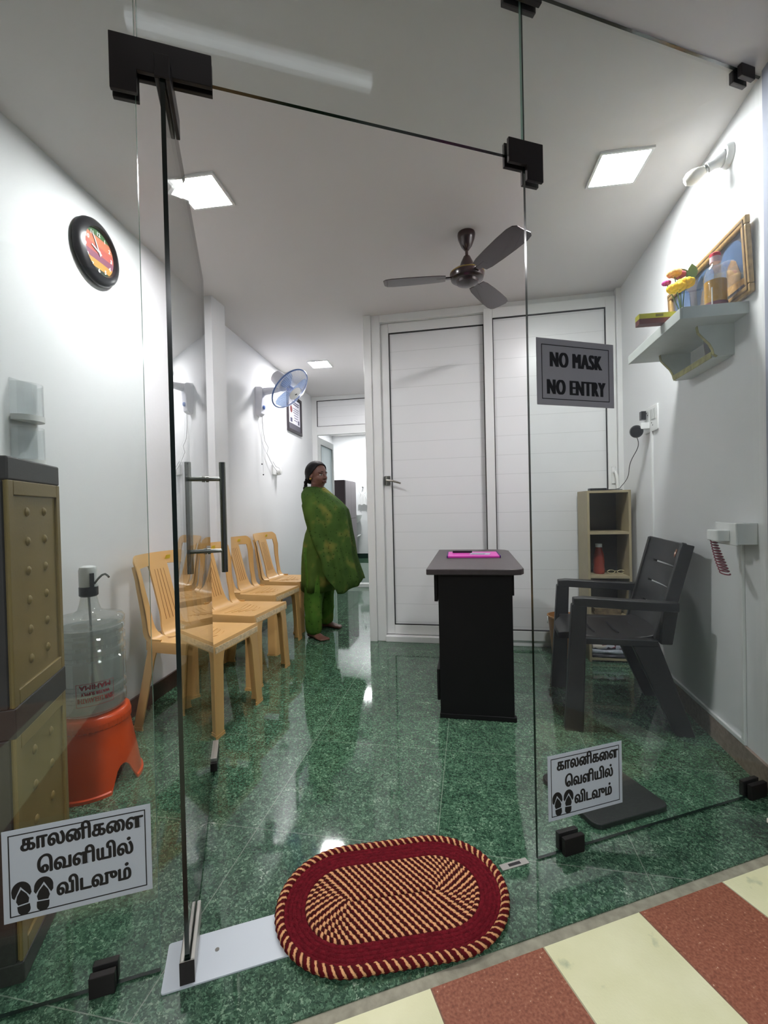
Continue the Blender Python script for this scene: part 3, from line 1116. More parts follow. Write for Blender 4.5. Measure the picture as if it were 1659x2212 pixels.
for i in range(48):
    th = 2*PI*i/48
    b.box((-0.0012, -0.004, -0.011), (0.0012, 0.004, 0.011), Matrix.Translation(((top_r+0.0095)*math.cos(th), (top_r+0.0095)*math.sin(th), 0.254)) @ Matrix.Rotation(th, 4, 'Z'))
b.build('rim_ribs', ORANGE, stool_body, 0)

JUG = clear_mat('clear_jug_plastic', (0.93, 0.945, 0.94), 0.08, body=0.20, body_rgb=(206, 208, 204))
WATER = clear_mat('jug_water', (0.88, 0.905, 0.895), 0.02, body=0.50, body_rgb=(190, 196, 190))
t = thing('water_jug', 'clear water jug with a white pump on the orange stool', 'water jug', (SX, SY, 0.29), 0.0)
jp = [(0.02, 0.004), (0.11, 0.002), (0.126, 0.012), (0.131, 0.035)]
for z in (0.07, 0.115, 0.225, 0.265, 0.31):
    jp += [(0.131, z-0.012), (0.1225, z-0.006), (0.1225, z+0.006), (0.131, z+0.012)]
jp += [(0.131, 0.336), (0.124, 0.342), (0.131, 0.348), (0.131, 0.366), (0.122, 0.378), (0.095, 0.384), (0.060, 0.390), (0.043, 0.402), (0.036, 0.425), (0.031, 0.45), (0.029, 0.462), (0.029, 0.475)]
t.scale = (0.95, 0.95, 1.0)
jug_body = MB().lathe(jp, 48, None, True, True).build('jug', JUG, t, 50)
MB().lathe([(0.02, 0.007), (0.108, 0.006), (0.122, 0.016), (0.123, 0.15), (0.122, 0.335), (0.0, 0.336)], 40).build('water', WATER, t, 50)
RED = mat('dark_red_print', (140, 34, 44), 0.5)


def wrap(mb_, body, size, v, th0, r, width, flip=True):
    """letters bent around the jug, upside down as on the photo"""
    tmp = MB()
    text_into(tmp, body, size, Matrix.Identity(4), 0.0, 0.0012, width=width)
    for vv in tmp.bm.verts:
        x, y = vv.co.x, vv.co.y
        if flip:
            x, y = -x, -y
        th = th0+x/r
        vv.co = Vector((r*math.cos(th), r*math.sin(th), v+y))
    off = [vv.co.copy() for vv in tmp.bm.verts]
    tmp.bm.verts.index_update()
    fs_ = [tuple(q.index for q in f.verts) for f in tmp.bm.faces]
    tmp.bm.free()
    mb_.faces(off, fs_)


TH = math.atan2(-SY, -SX)+0.1
b = MB()
wrap(b, 'SIVA LEELAVATHI', 0.026, 0.085, TH, 0.1325, 0.125)
wrap(b, 'WATER SUPPLY', 0.017, 0.106, TH, 0.1325, 0.10)
wrap(b, 'MAHIMA', 0.026, 0.134, TH, 0.1325, 0.11)
for (x0, x1, y0, y1) in ((-0.068, 0.068, 0.052, 0.0535), (-0.068, 0.068, 0.138, 0.1395), (-0.068, -0.0665, 0.052, 0.139), (0.0665, 0.068, 0.052, 0.139)):
    n = 14
    for i in range(n):
        a0, a1 = TH+(x0+(x1-x0)*i/n)/0.1325, TH+(x0+(x1-x0)*(i+1)/n)/0.1325
        b.faces([(0.1325*math.cos(a), 0.1325*math.sin(a), z) for a, z in ((a0, y0), (a1, y0), (a1, y1), (a0, y1))], [(0, 1, 2, 3)])
b.build('label_print', RED, jug_body, 0)
PX = Matrix.Translation((0, 0, 0.475))
b = MB()
b.lathe([(0.031, -0.02), (0.036, -0.015), (0.036, 0.018), (0.034, 0.02)], 32, PX)
b.box((0.028, -0.006, 0.02), (0.0385, 0.010, 0.075), PX @ Matrix.Rotation(-0.5, 4, 'Z'))
pump = b.build('pump_base', BLK, t)
MB().lathe([(0.035, 0.020), (0.035, 0.085), (0.031, 0.098), (0.02, 0.103), (0.0, 0.104)], 32, PX).build('pump_head', WHITEP, pump)
M = PX @ Matrix.Rotation(-0.12, 4, 'Z')
MB().tube([M @ Vector(p) for p in ((0.034, 0, 0.032), (0.055, 0, 0.052), (0.078, 0, 0.068), (0.095, 0, 0.072), (0.108, 0, 0.066), (0.115, 0, 0.060))], 0.0042, 10).build('spout', CHROME, pump)
MB().tube([(0.004, 0, 0.03), (0.006, 0.004, 0.25), (0, 0, 0.47)], 0.005, 8).build('dip_tube', mat('grey_tube', (150, 155, 155), 0.4), t)

# ------------------------------------------------------------------ plastic chairs along the left wall
CHM = mat('honey_plastic', (206, 164, 104), 0.32, vary=0.05, scale=6)
CHEDGE = mat('worn_pale_edge', (224, 200, 160), 0.5, vary=0.25, scale=70)
YEL = mat('yellow_sticker', (230, 205, 60), 0.5)


def make_chair(label):
    t = thing('plastic_chair', label, 'chair', (0, 0, 0), 0, 'honey plastic chairs along the left wall')
    # local +y is the front
    zs = 0.44
    # seat: gently dished sheet with a skirt
    b = MB()
    nx, ny = 14, 14

    def pt(u, v):
        y = 0.225-0.42*v
        hw = 0.21-0.02*v
        if v > 0.86:
            hw -= 0.06*((v-0.86)/0.14)**2
        x = (u*2-1)*hw
        z = zs-0.010*(1-(2*u-1)**2)*(math.sin(PI*min(1, v*1.1)))+0.004*(v < 0.05)
        z += 0.012*max(0, (v-0.75)/0.25)**2
        return Vector((x, y, z))
    top = [[pt(i/nx, j/ny) for i in range(nx+1)] for j in range(ny+1)]
    bot = [[p-Vector((0, 0, 0.006)) for p in r] for r in top]
    V = [p for r in top for p in r]+[p for r in bot for p in r]
    n1 = nx+1
    F = []
    o2 = n1*(ny+1)
    for j in range(ny):
        for i in range(nx):
            a = j*n1+i
            F.append((a, a+1, a+n1+1, a+n1))
            F.append((o2+a, o2+a+n1, o2+a+n1+1, o2+a+1))
    rim = [i for i in range(n1)]+[j*n1+nx for j in range(1, ny+1)]+[ny*n1+i for i in range(nx-1, -1, -1)]+[j*n1 for j in range(ny-1, 0, -1)]
    m = len(rim)
    for k in range(m):
        a, c = rim[k], rim[(k+1) % m]
        F.append((a, o2+a, o2+c, c))
    b.faces(V, F)
    # skirt
    prev = None
    for k in range(m+1):
        p = V[rim[k % m]]
        out = Vector((p.x, p.y-0.02, 0)).normalized()
        q = [p+out*0.001, p+out*0.005+Vector((0, 0, -0.012)), p+out*0.006+Vector((0, 0, -0.052)), p+out*0.001+Vector((0, 0, -0.052)), p-out*0.002+Vector((0, 0, -0.012))]
        if prev:
            b.loft([prev, q], False, False)
        prev = q
    # shallow ridges fanned over the seat
    for k in range(5):
        w_ = 0.05+0.022*k
        y = 0.13-0.035*k
        b.tube([(-w_, y-0.012, zs-0.0035-0.0002*k), (0, y, zs-0.0092), (w_, y-0.012, zs-0.0035-0.0002*k)], 0.002, 6)
    seat_ = b.build('seat', CHM, t, 40)
    # worn front edge
    b = MB()
    b.box((-0.20, 0.2295, zs-0.042), (0.20, 0.2315, zs-0.012))
    b.build('worn_edge', CHEDGE, seat_, 0)
    # backrest: one sheet that turns up out of the seat, with two slots and a ribbed splat
    lean = 0.27
    RAD = 0.075
    ARC = RAD*(PI/2-lean)

    def B(u, v):                                   # u across, v along the sheet from the seat upwards
        s0 = v+0.06
        y0, z0 = -0.085, zs-0.003
        if s0 < ARC:
            th = max(0.0, s0)/RAD
            y, z = y0-RAD*math.sin(th)-min(0.0, s0), z0+RAD*(1-math.cos(th))
        else:
            th = PI/2-lean
            r_ = s0-ARC
            y = y0-RAD*math.sin(th)-r_*math.cos(th)
            z = z0+RAD*(1-math.cos(th))+r_*math.sin(th)
        return Vector((u, y+0.045*(u/0.2)**2*min(1.0, max(0.0, v)/0.3), z))

    def strip(b, left, right, th=0.009, n=14):
        """band between two curves (lists of (u, v))"""
        rings = []
        for (a, c) in zip(left, right):
            p, q = B(*a), B(*c)
            mid = B((a[0]+c[0])/2, (a[1]+c[1])/2)
            nn = Vector((0, -math.cos(lean), -math.sin(lean)))*th
            rings.append([p, mid, q, q+nn, mid+nn, p+nn])
        b.loft(rings)
    b = MB()
    VT = 0.40
    vs_ = [i/18 for i in range(19)]
    for s in (-1, 1):
        lo, ro = [], []
        for q in vs_:
            v = -0.06+(VT+0.03)*q
            xo = 0.192-0.014*math.sin(PI*min(1, q*1.25))+0.012*q
            wd2 = 0.044+0.058*max(0, 1-q/0.34)**1.6
            lo.append((s*xo, v))
            ro.append((s*(xo-wd2), v))
        strip(b, lo, ro)
        rings = []
        for a in lo[1:]:
            p = B(*a)
            nn = Vector((0, -math.cos(lean), -math.sin(lean)))
            d_ = 0.034-0.012*(a[1]/VT)
            rings.append([p, p+nn*d_, p+nn*d_-Vector((s*0.007, 0, 0)), p-Vector((s*0.007, 0, 0))])
        b.loft(rings)
    # top rail with rounded shoulders
    lo, ro = [], []
    for i in range(25):
        u = -0.204+0.408*i/24
        e = abs(u)/0.204
        topv = VT+0.022-0.030*max(0, (e-0.80)/0.20)**2.2
        lo.append((u, topv))
        ro.append((u, VT-0.052+0.010*(1-e)))
    strip(b, lo, ro)
    # splat widening into the seat
    lo, ro = [], []
    for q in vs_:
        v = -0.06+(VT+0.03)*q
        hw = 0.068+0.050*max(0, 1-q/0.40)**1.5
        lo.append((-hw, v))
        ro.append((hw, v))
    strip(b, lo, ro)
    back_ = b.build('backrest', CHM, t, 40)
    g = MB()
    for k in range(4):
        u = -0.033+0.022*k
        pts = [B(u*(1+0.2*(1-i/8)), 0.06+0.27*i/8)+Vector((0, 0.001, 0)) for i in range(9)]
        g.tube(pts, 0.0016, 6)
    g.build('backrest_grooves', mat('honey_plastic_groove', (150, 104, 54), 0.5) if 'honey_plastic_groove' not in bpy.data.materials else bpy.data.materials['honey_plastic_groove'], back_)
    s_ = MB()
    s_.prism([(-0.02, 0), (0.02, 0), (0.017, 0.022), (-0.017, 0.022)], 0, 0.001, Matrix.Translation(B(-0.075, 0.378)+Vector((0, 0.003, 0))) @ Matrix.Rotation(PI/2-lean*-1*0-lean, 4, 'X') @ Matrix.Rotation(PI, 4, 'Y'))
    s_.build('sticker', YEL, back_, 0)
    # legs: L-section posts, front ones splay out, rear ones rake back
    for s in (-1, 1):
        for fr_ in (1, -1):
            b = MB()
            if fr_ == 1:
                p0, p1 = Vector((s*0.206, 0.228, zs-0.012)), Vector((s*0.236, 0.240, 0.012))
                wx, wy, wx1, wy1 = 0.11, 0.11, 0.076, 0.070
            else:
                p0, p1 = Vector((s*0.192, -0.150, zs+0.01)), Vector((s*0.212, -0.240, 0.012))
                wx, wy, wx1, wy1 = 0.050, 0.075, 0.046, 0.058

            def section(p, a, c, grow=0.0):
                """rounded corner post, open on the inside"""
                th, r_ = 0.008, 0.020
                pts_ = [(-a, 0)]+[(-r_+r_*math.sin(k*PI/8), -r_+r_*math.cos(k*PI/8)) for k in range(5)]+[(0, -c), (-th, -c)]+[(-r_+(r_-th)*math.cos(k*PI/8), -r_+(r_-th)*math.sin(k*PI/8)) for k in range(5)]+[(-a, -th)]
                g = 1+grow
                return [Vector((p.x+s*(x_*g+grow*0.02), p.y+fr_*(y_*g+grow*0.02), p.z)) for x_, y_ in pts_]
            rings = []
            for q in (0, 0.05, 0.12, 0.22, 0.5, 1.0):
                p = p0.lerp(p1, q)
                k_ = max(0.0, 1-q*4.5)**2
                rings.append(section(p, wx1+(wx-wx1)*k_, wy1+(wy-wy1)*k_))
            b.loft(rings)
            for z0, z1, gr in ((0.0, 0.006, 0.13), (0.006, 0.011, 0.05), (0.011, 0.016, 0.10)):
                b.loft([section(Vector((p1.x, p1.y, z0)), wx1, wy1, gr), section(Vector((p1.x, p1.y, z1)), wx1, wy1, gr)])
            b.build('leg', CHM, t, 30)
    return t


ch = make_chair('nearest honey plastic chair, with a yellow sticker, beside the water jug')
ch.location = (-1.420, 2.155, 0)
ch.rotation_euler = (0, 0, -PI/2-0.04)
dup(ch, (-1.492, 2.725, 0), -PI/2-0.05, 'second honey plastic chair from the front, beside the wall column')
dup(ch, (-1.64, 3.345, 0), -PI/2-0.05, 'third honey plastic chair from the front, just past the wall column')
dup(ch, (-1.675, 3.93, 0), -PI/2-0.05, 'farthest honey plastic chair, its seat end behind the woman')
# ------------------------------------------------------------------ desk
DESK = mat('black_laminate', (13, 11, 13), 0.55, spec=0.3)
DESKTOP = mat('dark_grey_desk_top', (70, 62, 64), 0.4, vary=0.1, scale=30)
t = thing('desk', 'black desk with a dark grey top in front of the sliding doors', 'desk', (0.018, 2.77, 0))
b = MB()
X0, X1, Y0, Y1 = -0.238, 0.239, -0.508, 0.49
b.prism([(X0, Y0), (X1-0.05, Y0), (X1-0.015, Y0+0.012), (X1, Y0+0.045), (X1, Y1-0.09), (X1-0.02, Y1-0.03), (X1-0.07, Y1), (X0, Y1)], 0.732, 0.762)
b.build('desk_top', [DESKTOP], t, 30, 0.004)
for y in (-0.475, 0.445):
    MB().box((-0.182, y, 0.02), (0.182, y+0.02, 0.732)).build('end_panel', DESK, t, 0, 0.002)
    MB().box((-0.186, y-0.004, 0.0), (0.192, y+0.024, 0.024)).build('plinth', DESK, t, 0, 0.002)
MB().box((-0.205, -0.44, 0.585), (-0.187, 0.44, 0.732)).build('upper_board', DESK, t, 0, 0.002)
MB().box((-0.20, -0.44, 0.075), (-0.185, 0.44, 0.235)).build('lower_board', DESK, t, 0, 0.002)
MB().box((0.182, -0.44, 0.62), (0.194, 0.44, 0.732)).build('drawer_front', DESK, t, 0, 0.002)
MB().box((-0.02, -0.455, 0.10), (0.0, 0.445, 0.732)).build('modesty_panel', DESK, t, 0)
PINK = mat('bright_pink_card', (214, 64, 178), 0.35)
NAVY = mat('navy_edge', (60, 30, 100), 0.5)
t = thing('file_folder', 'bright pink file folder lying on the desk', 'folder', (0.015, 2.87, 0.763), 0.03)
MB().box((-0.155, -0.13, 0.0), (0.155, 0.13, 0.010)).build('folder_body', PINK, t, 0, 0.001)
MB().box((-0.158, -0.133, 0.0), (-0.152, 0.131, 0.013)).build('binding', NAVY, t, 0)
MB().box((0.152, -0.133, 0.0), (0.158, 0.131, 0.013)).build('edge', NAVY, t, 0)
t = thing('paper_slip', 'white printed slip lying on the pink folder', 'paper', (0.06, 2.86, 0.774), -0.15)
MB().box((-0.06, -0.05, 0.0), (0.06, 0.05, 0.001)).build('paper', PAPER, t, 0)
b = MB()
for k in range(4):
    b.box((-0.05, -0.036+0.02*k, 0.001), (0.03, -0.032+0.02*k, 0.0013))
b.build('print', mat('blue_print', (60, 60, 110), 0.6), t, 0)
t = thing('pen_case', 'slim black case lying on the pink folder', 'pen case', (-0.05, 2.93, 0.774), 0.0)
MB().rbox((-0.062, -0.009, 0.0), (0.062, 0.009, 0.012), 0.006).build('case', BLK, t, 30)

# ------------------------------------------------------------------ black plastic armchair
ARM = mat('charcoal_plastic', (27, 25, 25), 0.42, bump=0.06, bscale=220)
t = thing('armchair', 'charcoal slatted plastic armchair between the desk and the right wall', 'armchair', (0.735, 2.515, 0), math.radians(87))
# local +y is the front, x across (local +x is away from the shopfront)
zs = 0.445
b = MB()
N = 22
slots = []
rings_t = []
for j in range(N+1):
    v = j/N
    y = 0.292-0.47*v
    hw = 0.205*(1-0.50*max(0, 1-v*4.0)**2.2)
    z = zs+0.035*max(0, (v-0.7)/0.3)**2-0.028*max(0, (0.14-v)/0.14)**2-0.012*math.sin(PI*v)
    rings_t.append([Vector((hw*x, y, z-0.008*(1-x*x)+0.0)) for x in (-1, -0.8, -0.4, 0, 0.4, 0.8, 1)]+[Vector((hw*x, y, z-0.034)) for x in (1, 0, -1)])
b.loft(rings_t)
aseat = b.build('seat', ARM, t, 35, 0.003)
b = MB()
for k, y in enumerate((0.13, 0.02, -0.09)):
    b.tube([(-0.13, y, zs-0.009), (-0.04, y+0.005, zs-0.0125), (0.09, y+0.008, zs-0.010)], 0.003, 6)
b.build('seat_slots', GASKET, aseat)
# backrest: four planks on two stiles, slits between them, leaning back
lean = math.radians(15)
BM = Matrix.Translation((0, -0.150, zs+0.004)) @ Matrix.Rotation(lean, 4, 'X')     # x across, z up the back


def curve_box(b, u0, u1, z0, z1, th=0.022, n=8):
    rings = []
    for i in range(n+1):
        u = u0+(u1-u0)*i/n
        c = 0.035*(u/0.22)**2
        rings.append([BM @ Vector((u, c, z0)), BM @ Vector((u, c, z1)), BM @ Vector((u, c-th, z1)), BM @ Vector((u, c-th, z0))])
    b.loft(rings)


zz = [0.0, 0.105, 0.215, 0.322, 0.445]
for k in range(4):
    b = MB()
    curve_box(b, -0.215, 0.215, zz[k]+0.0045, zz[k+1]-0.0045)
    slat = b.build('back_slat', ARM, t, 30, 0.003)
b = MB()
curve_box(b, -0.232, -0.185, -0.02, 0.442, 0.020, 3)
b.build('back_stile', ARM, t, 30, 0.003)
b = MB()
curve_box(b, 0.135, 0.225, -0.02, 0.442, 0.020, 3)
b.build('back_stile', ARM, t, 30, 0.003)
for s in (-1, 1):
    b = MB()
    rings = []
    for q in (0, 0.5, 1):
        z = -0.02+q*0.458
        c = 0.035*(0.222/0.22)**2
        rings.append([BM @ Vector((s*0.222+dx, c+dy, z)) for dx, dy in ((-0.012, 0.004), (0.012, 0.004), (0.012, -0.05), (-0.012, -0.05))])
    b.loft(rings)
    b.build('back_flange', ARM, t, 30, 0.003)
EMB = MB()
e_m = BM @ Matrix.Translation((-0.12, 0.0125, 0.385)) @ Matrix.Rotation(-PI/2, 4, 'X')
EMB.prism([(0.010, 0), (0.007, 0.012), (0, 0.02), (-0.007, 0.012), (-0.010, 0), (-0.006, -0.012), (0, -0.02), (0.006, -0.012)], -0.002, 0.0015, e_m)
EMB.build('emblem', mat('copper_badge', (150, 96, 70), 0.4, metal=0.4), slat, 0)
EMB = MB()
EMB.box((-0.007, -0.006, 0.0015), (0.007, 0.004, 0.002), e_m)
EMB.build('emblem_band', mat('pale_badge', (220, 190, 170), 0.5), slat, 0)
for s in (-1, 1):
    b = MB()
    rings = []
    for y, z, hw in ((0.248, 0.628, 0.026), (0.20, 0.633, 0.030), (0.05, 0.626, 0.030), (-0.12, 0.620, 0.028), (-0.195, 0.618, 0.024)):
        x = s*0.262
        rings.append([Vector((x-hw, y, z)), Vector((x+hw, y, z)), Vector((x+hw-0.002, y, z-0.042)), Vector((x-hw+0.002, y, z-0.042))])
    b.loft(rings)
    b.build('armrest', ARM, t, 30, 0.004)
    b = MB()
    b.frustum((s*0.262, 0.255, 0.0), (0.05, 0.084), (s*0.262, 0.222, 0.60), (0.05, 0.066))
    b.build('leg', ARM, t, 0, 0.006)
    b = MB()
    b.frustum((s*0.225, -0.225, 0.0), (0.05, 0.080), (s*0.205, -0.065, 0.425), (0.055, 0.120))
    b.build('leg', ARM, t, 0, 0.006)
    b = MB()
    b.frustum((s*0.235, -0.150, 0.42), (0.045, 0.05), (s*0.262, -0.165, 0.60), (0.04, 0.06))
    b.build('arm_post', ARM, t, 0, 0.006)
    b = MB()
    b.box((min(s*0.195, s*0.245), -0.12, zs-0.042), (max(s*0.195, s*0.245), 0.25, zs-0.01))
    b.build('side_rail', ARM, t, 0, 0.004)

# ------------------------------------------------------------------ narrow bookshelf and what stands on it
BEI = mat('beige_board', (160, 148, 118), 0.5, vary=0.06, scale=10)
BACKB = mat('dark_back_board', (74, 68, 60), 0.6, vary=0.1, scale=12)
t = thing('bookshelf', 'narrow beige open bookshelf in the right back corner', 'bookshelf', (0.915, 3.375, 0))
w2, d2_, hh, th = 0.137, 0.135, 1.155, 0.016
for s in (-1, 1):
    MB().box((min(s*w2, s*(w2-th)), -d2_, 0), (max(s*w2, s*(w2-th)), d2_, hh)).build('side_panel', BEI, t, 0, 0.001)
MB().box((-w2+th, d2_-0.01, 0), (w2-th, d2_-0.004, hh)).build('back_panel', BACKB, t, 0)
for z in (0.012, 0.29, 0.565, 0.86, hh-th):
    MB().box((-w2+th, -d2_, z), (w2-th, d2_-0.01, z+th)).build('shelf_board', BEI, t, 0, 0.001)
t = thing('router', 'flat black device lying on top of the bookshelf', 'device', (0.875, 3.36, hh), 0.1)
MB().rbox((-0.055, -0.035, 0.0), (0.055, 0.035, 0.018), 0.012).build('body', BLK, t, 30)
b = MB()
b.tube([(0.05, 0.0, 0.005), (0.075, -0.03, 0.004), (0.09, -0.075, 0.004), (0.13, -0.09, 0.004)], 0.0025, 8)
b.build('cable', BLK, t)
t = thing('juice_bottle', 'orange-red bottle with a white cap on the bookshelf', 'bottle', (0.878, 3.36, 0.581))
MB().lathe([(0.0, 0.0), (0.034, 0.001), (0.037, 0.008), (0.037, 0.03), (0.034, 0.06), (0.036, 0.09), (0.032, 0.13), (0.024, 0.16), (0.0195, 0.18), (0.019, 0.186)], 28).build('body', mat('orange_red_bottle', (146, 54, 36), 0.3, vary=0.15, scale=14), t)
MB().lathe([(0.022, 0.184), (0.022, 0.206), (0.0195, 0.208), (0.0, 0.2085)], 24).build('cap', UPVC, t)
t = thing('eyeglasses', 'pale pair of spectacles lying beside the orange-red bottle', 'spectacles', (0.985, 3.36, 0.5825), 0.0)
b = MB()
for s in (-1, 1):
    b.tube([(s*0.032+0.024*math.cos(q), -0.01, 0.013+0.011*math.sin(q)) for q in [2*PI*j/20 for j in range(20)]], 0.0025, 6, True)
    b.tube([(s*0.055, -0.01, 0.013), (s*0.056, 0.04, 0.010), (s*0.04, 0.07, 0.004)], 0.002, 6)
b.tube([(-0.009, -0.01, 0.016), (0, -0.01, 0.019), (0.009, -0.01, 0.016)], 0.0022, 6)
b.build('spectacle_frame', mat('pale_plastic', (200, 190, 150), 0.4), t)
PAP = mat('old_papers', (120, 104, 80), 0.8, vary=0.3, scale=60)
t = thing('paper_bundle', 'flat brown bundle of papers on the third bookshelf tier', 'papers', (0.91, 3.375, 0.3075))
rng = random.Random(3)
for k in range(5):
    b = MB()
    b.box((-0.085, -0.09, 0.009*k), (0.085, 0.09, 0.009*k+0.008), Matrix.Rotation(rng.uniform(-0.08, 0.08), 4, 'Z'))
    b.build('sheet_stack', PAP, t, 0)


def newsprint():
    m, nt, bs, out = nodes('colour_newsprint')
    tc = nt.nodes.new('ShaderNodeTexCoord')
    v = nt.nodes.new('ShaderNodeTexVoronoi')
    v.inputs['Scale'].default_value = 28
    nt.links.new(tc.outputs['Object'], v.inputs['Vector'])
    sp = nt.nodes.new('ShaderNodeSeparateColor')
    nt.links.new(v.outputs['Color'], sp.inputs[0])
    r = nt.nodes.new('ShaderNodeValToRGB')
    cr = r.color_ramp
    cr.interpolation = 'CONSTANT'
    cr.elements[0].color = (*lin((196, 196, 206)), 1)
    cr.elements[1].position = 0.9
    cr.elements[1].color = (*lin((210, 200, 190)), 1)
    for p, c in ((0.3, (150, 50, 54)), (0.5, (60, 50, 70)), (0.62, (176, 176, 190)), (0.75, (110, 60, 70))):
        e_ = cr.elements.new(p)
        e_.color = (*lin(c), 1)
    nt.links.new(sp.outputs[0], r.inputs[0])
    nt.links.new(r.outputs[0], bs.inputs['Base Color'])
    bs.inputs['Roughness'].default_value = 0.7
    return m


NEWS = newsprint()
GREYN = mat('grey_newsprint', (150, 156, 166), 0.7, vary=0.3, scale=30)
DARKN = mat('dark_newsprint', (52, 52, 58), 0.7, vary=0.6, scale=40)
for k, (z0, z1, m, lab, yy) in enumerate(((0.029, 0.056, DARKN, 'dark folded newspaper at the bottom of the bookshelf stack', 0.0),
                                         (0.057, 0.085, GREYN, 'grey folded newspaper in the middle of the bookshelf stack', 0.004),
                                         (0.086, 0.122, NEWS, 'red and white folded newspaper topping the bookshelf stack', 0.012))):
    t = thing('newspaper', lab, 'newspaper', (0.912, 3.325+yy, z0), rng.uniform(-0.03, 0.03), 'folded newspapers in the bookshelf')
    b = MB()
    rings = []
    for i in range(13):
        x = -0.112+0.222*i/12
        wv = 0.002*math.sin(i*1.3+k)
        hgt = (z1-z0)*(0.86+0.1*math.sin(i*0.8+k))
        rings.append([Vector((x, -0.082+wv, 0.0)), Vector((x, -0.088+wv, hgt*0.5)), Vector((x, -0.080+wv, hgt)), Vector((x, 0.09, hgt)), Vector((x, 0.09, 0))])
    b.loft(rings)
    b.build('folded_pages', m, t, 60)
t = thing('waste_basket', 'tan plastic bin behind the armchair, left of the bookshelf', 'bin', (0.640, 3.36, 0))
MB().lathe([(0.0, 0.0), (0.078, 0.0), (0.082, 0.006), (0.105, 0.27), (0.112, 0.275), (0.112, 0.285), (0.104, 0.285), (0.078, 0.012), (0.0, 0.01)], 36).build('bin_body', mat('tan_bin_plastic', (178, 124, 66), 0.45), t)
b = MB()
b.tube([(-0.112+0.004*math.cos(q), -0.02+0.022*math.cos(q), 0.255+0.022*math.sin(q)) for q in [2*PI*j/16 for j in range(16)]], 0.004, 6, True)
b.build('ring_handle', UPVC, t)

# ------------------------------------------------------------------ wall shelf on the right wall
SHM = mat('pale_grey_board', (206, 212, 208), 0.5, vary=0.04, scale=20)
SHEDGE = mat('worn_yellow_edge', (150, 146, 92), 0.6, vary=0.3, scale=40)
t = thing('wall_shelf', 'pale grey wall shelf with scrolled brackets on the right wall', 'shelf', (1.068, 2.24, 1.79))
Yn, Yf = -0.268, 0.31
MB().box((-0.235, Yn, 0.0), (-0.001, Yf, 0.018)).build('board', SHM, t, 0, 0.001)
MB().box((-0.235, Yn-0.008, -0.002), (-0.003, Yn, 0.044)).build('front_lip', SHM, t, 0, 0.001)
MB().box((-0.243, Yn-0.008, -0.002), (-0.235, Yf, 0.040)).build('side_lip', SHM, t, 0, 0.001)
ogee = [(-0.001, 0.0), (-0.001, -0.125), (-0.062, -0.128), (-0.075, -0.118), (-0.078, -0.10), (-0.09, -0.075), (-0.112, -0.05), (-0.130, -0.028), (-0.135, -0.0)]
RX = Matrix.Rotation(PI/2, 4, 'X')
for y in (-0.165, 0.20):
    b = MB()
    b.prism(ogee, -0.008, 0.008, Matrix.Translation((0, y, 0)) @ RX)
    br = b.build('bracket', SHM, t, 0, 0.001)
    b = MB()
    b.loft([[Vector((x, y-0.0085, z)), Vector((x-0.0015, y-0.0085, z)), Vector((x-0.0015, y+0.0085, z)), Vector((x, y+0.0085, z))] for x, z in ogee[2:]])
    b.build('bracket_edge', SHEDGE, br, 0)
MB().box((-0.078, -0.156, -0.128), (-0.001, 0.192, -0.116)).build('lower_shelf', SHM, t, 0)
MB().box((-0.080, -0.156, -0.130), (-0.077, 0.192, -0.104)).build('lower_shelf_rail', SHEDGE, t, 0)
t = thing('plastic_tumbler', 'small smoky tumbler on the lower ledge of the wall shelf', 'tumbler', (1.027, 2.15, 1.6745))
MB().lathe([(0.0, 0.0), (0.026, 0.0), (0.031, 0.06), (0.033, 0.085), (0.031, 0.085), (0.024, 0.004), (0.0, 0.003)], 24).build('tumbler_body', clear_mat('smoky_plastic', (0.72, 0.72, 0.70), 0.06, 0.35, (120, 120, 118)), t)

# framed picture leaning above the shelf
GOLD = mat('gilt_frame', (168, 136, 84), 0.45, metal=0.25, vary=0.25, scale=50)
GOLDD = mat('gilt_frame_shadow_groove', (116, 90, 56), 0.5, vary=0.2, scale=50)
t = thing('picture_frame', 'wide gilt framed devotional picture on the wall above the shelf', 'picture', (1.067, 2.26, 1.852))
FM = Matrix.Rotation(math.radians(-3), 4, 'Y')
fw, fh, fb = 0.338, 0.29, 0.034
b = MB()
for a, c in (((-0.022, -fw, 0), (-0.002, fw, fb)), ((-0.022, -fw, fh-fb), (-0.002, fw, fh)), ((-0.022, -fw, fb), (-0.002, -fw+fb, fh-fb)), ((-0.022, fw-fb, fb), (-0.002, fw, fh-fb))):
    b.box(a, c, FM)
b.build('frame', GOLD, t, 0, 0.005)
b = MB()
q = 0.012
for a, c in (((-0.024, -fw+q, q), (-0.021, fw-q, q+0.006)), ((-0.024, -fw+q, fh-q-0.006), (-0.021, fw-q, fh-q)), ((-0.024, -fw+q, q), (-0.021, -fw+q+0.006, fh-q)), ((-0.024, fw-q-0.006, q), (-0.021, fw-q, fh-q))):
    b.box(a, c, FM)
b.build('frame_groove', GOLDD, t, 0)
MB().box((-0.008, -fw+fb, fb), (-0.004, fw-fb, fh-fb), FM).build('mount', mat('dark_violet_mount', (92, 82, 92), 0.5), t, 0)
BLUEP = mat('blue_picture', (92, 112, 156), 0.4, vary=0.2, scale=20)
ROSEP = mat('rose_picture', (176, 140, 120), 0.4, vary=0.25, scale=40)
SANDP = mat('sand_picture', (196, 150, 96), 0.4, vary=0.25, scale=40)
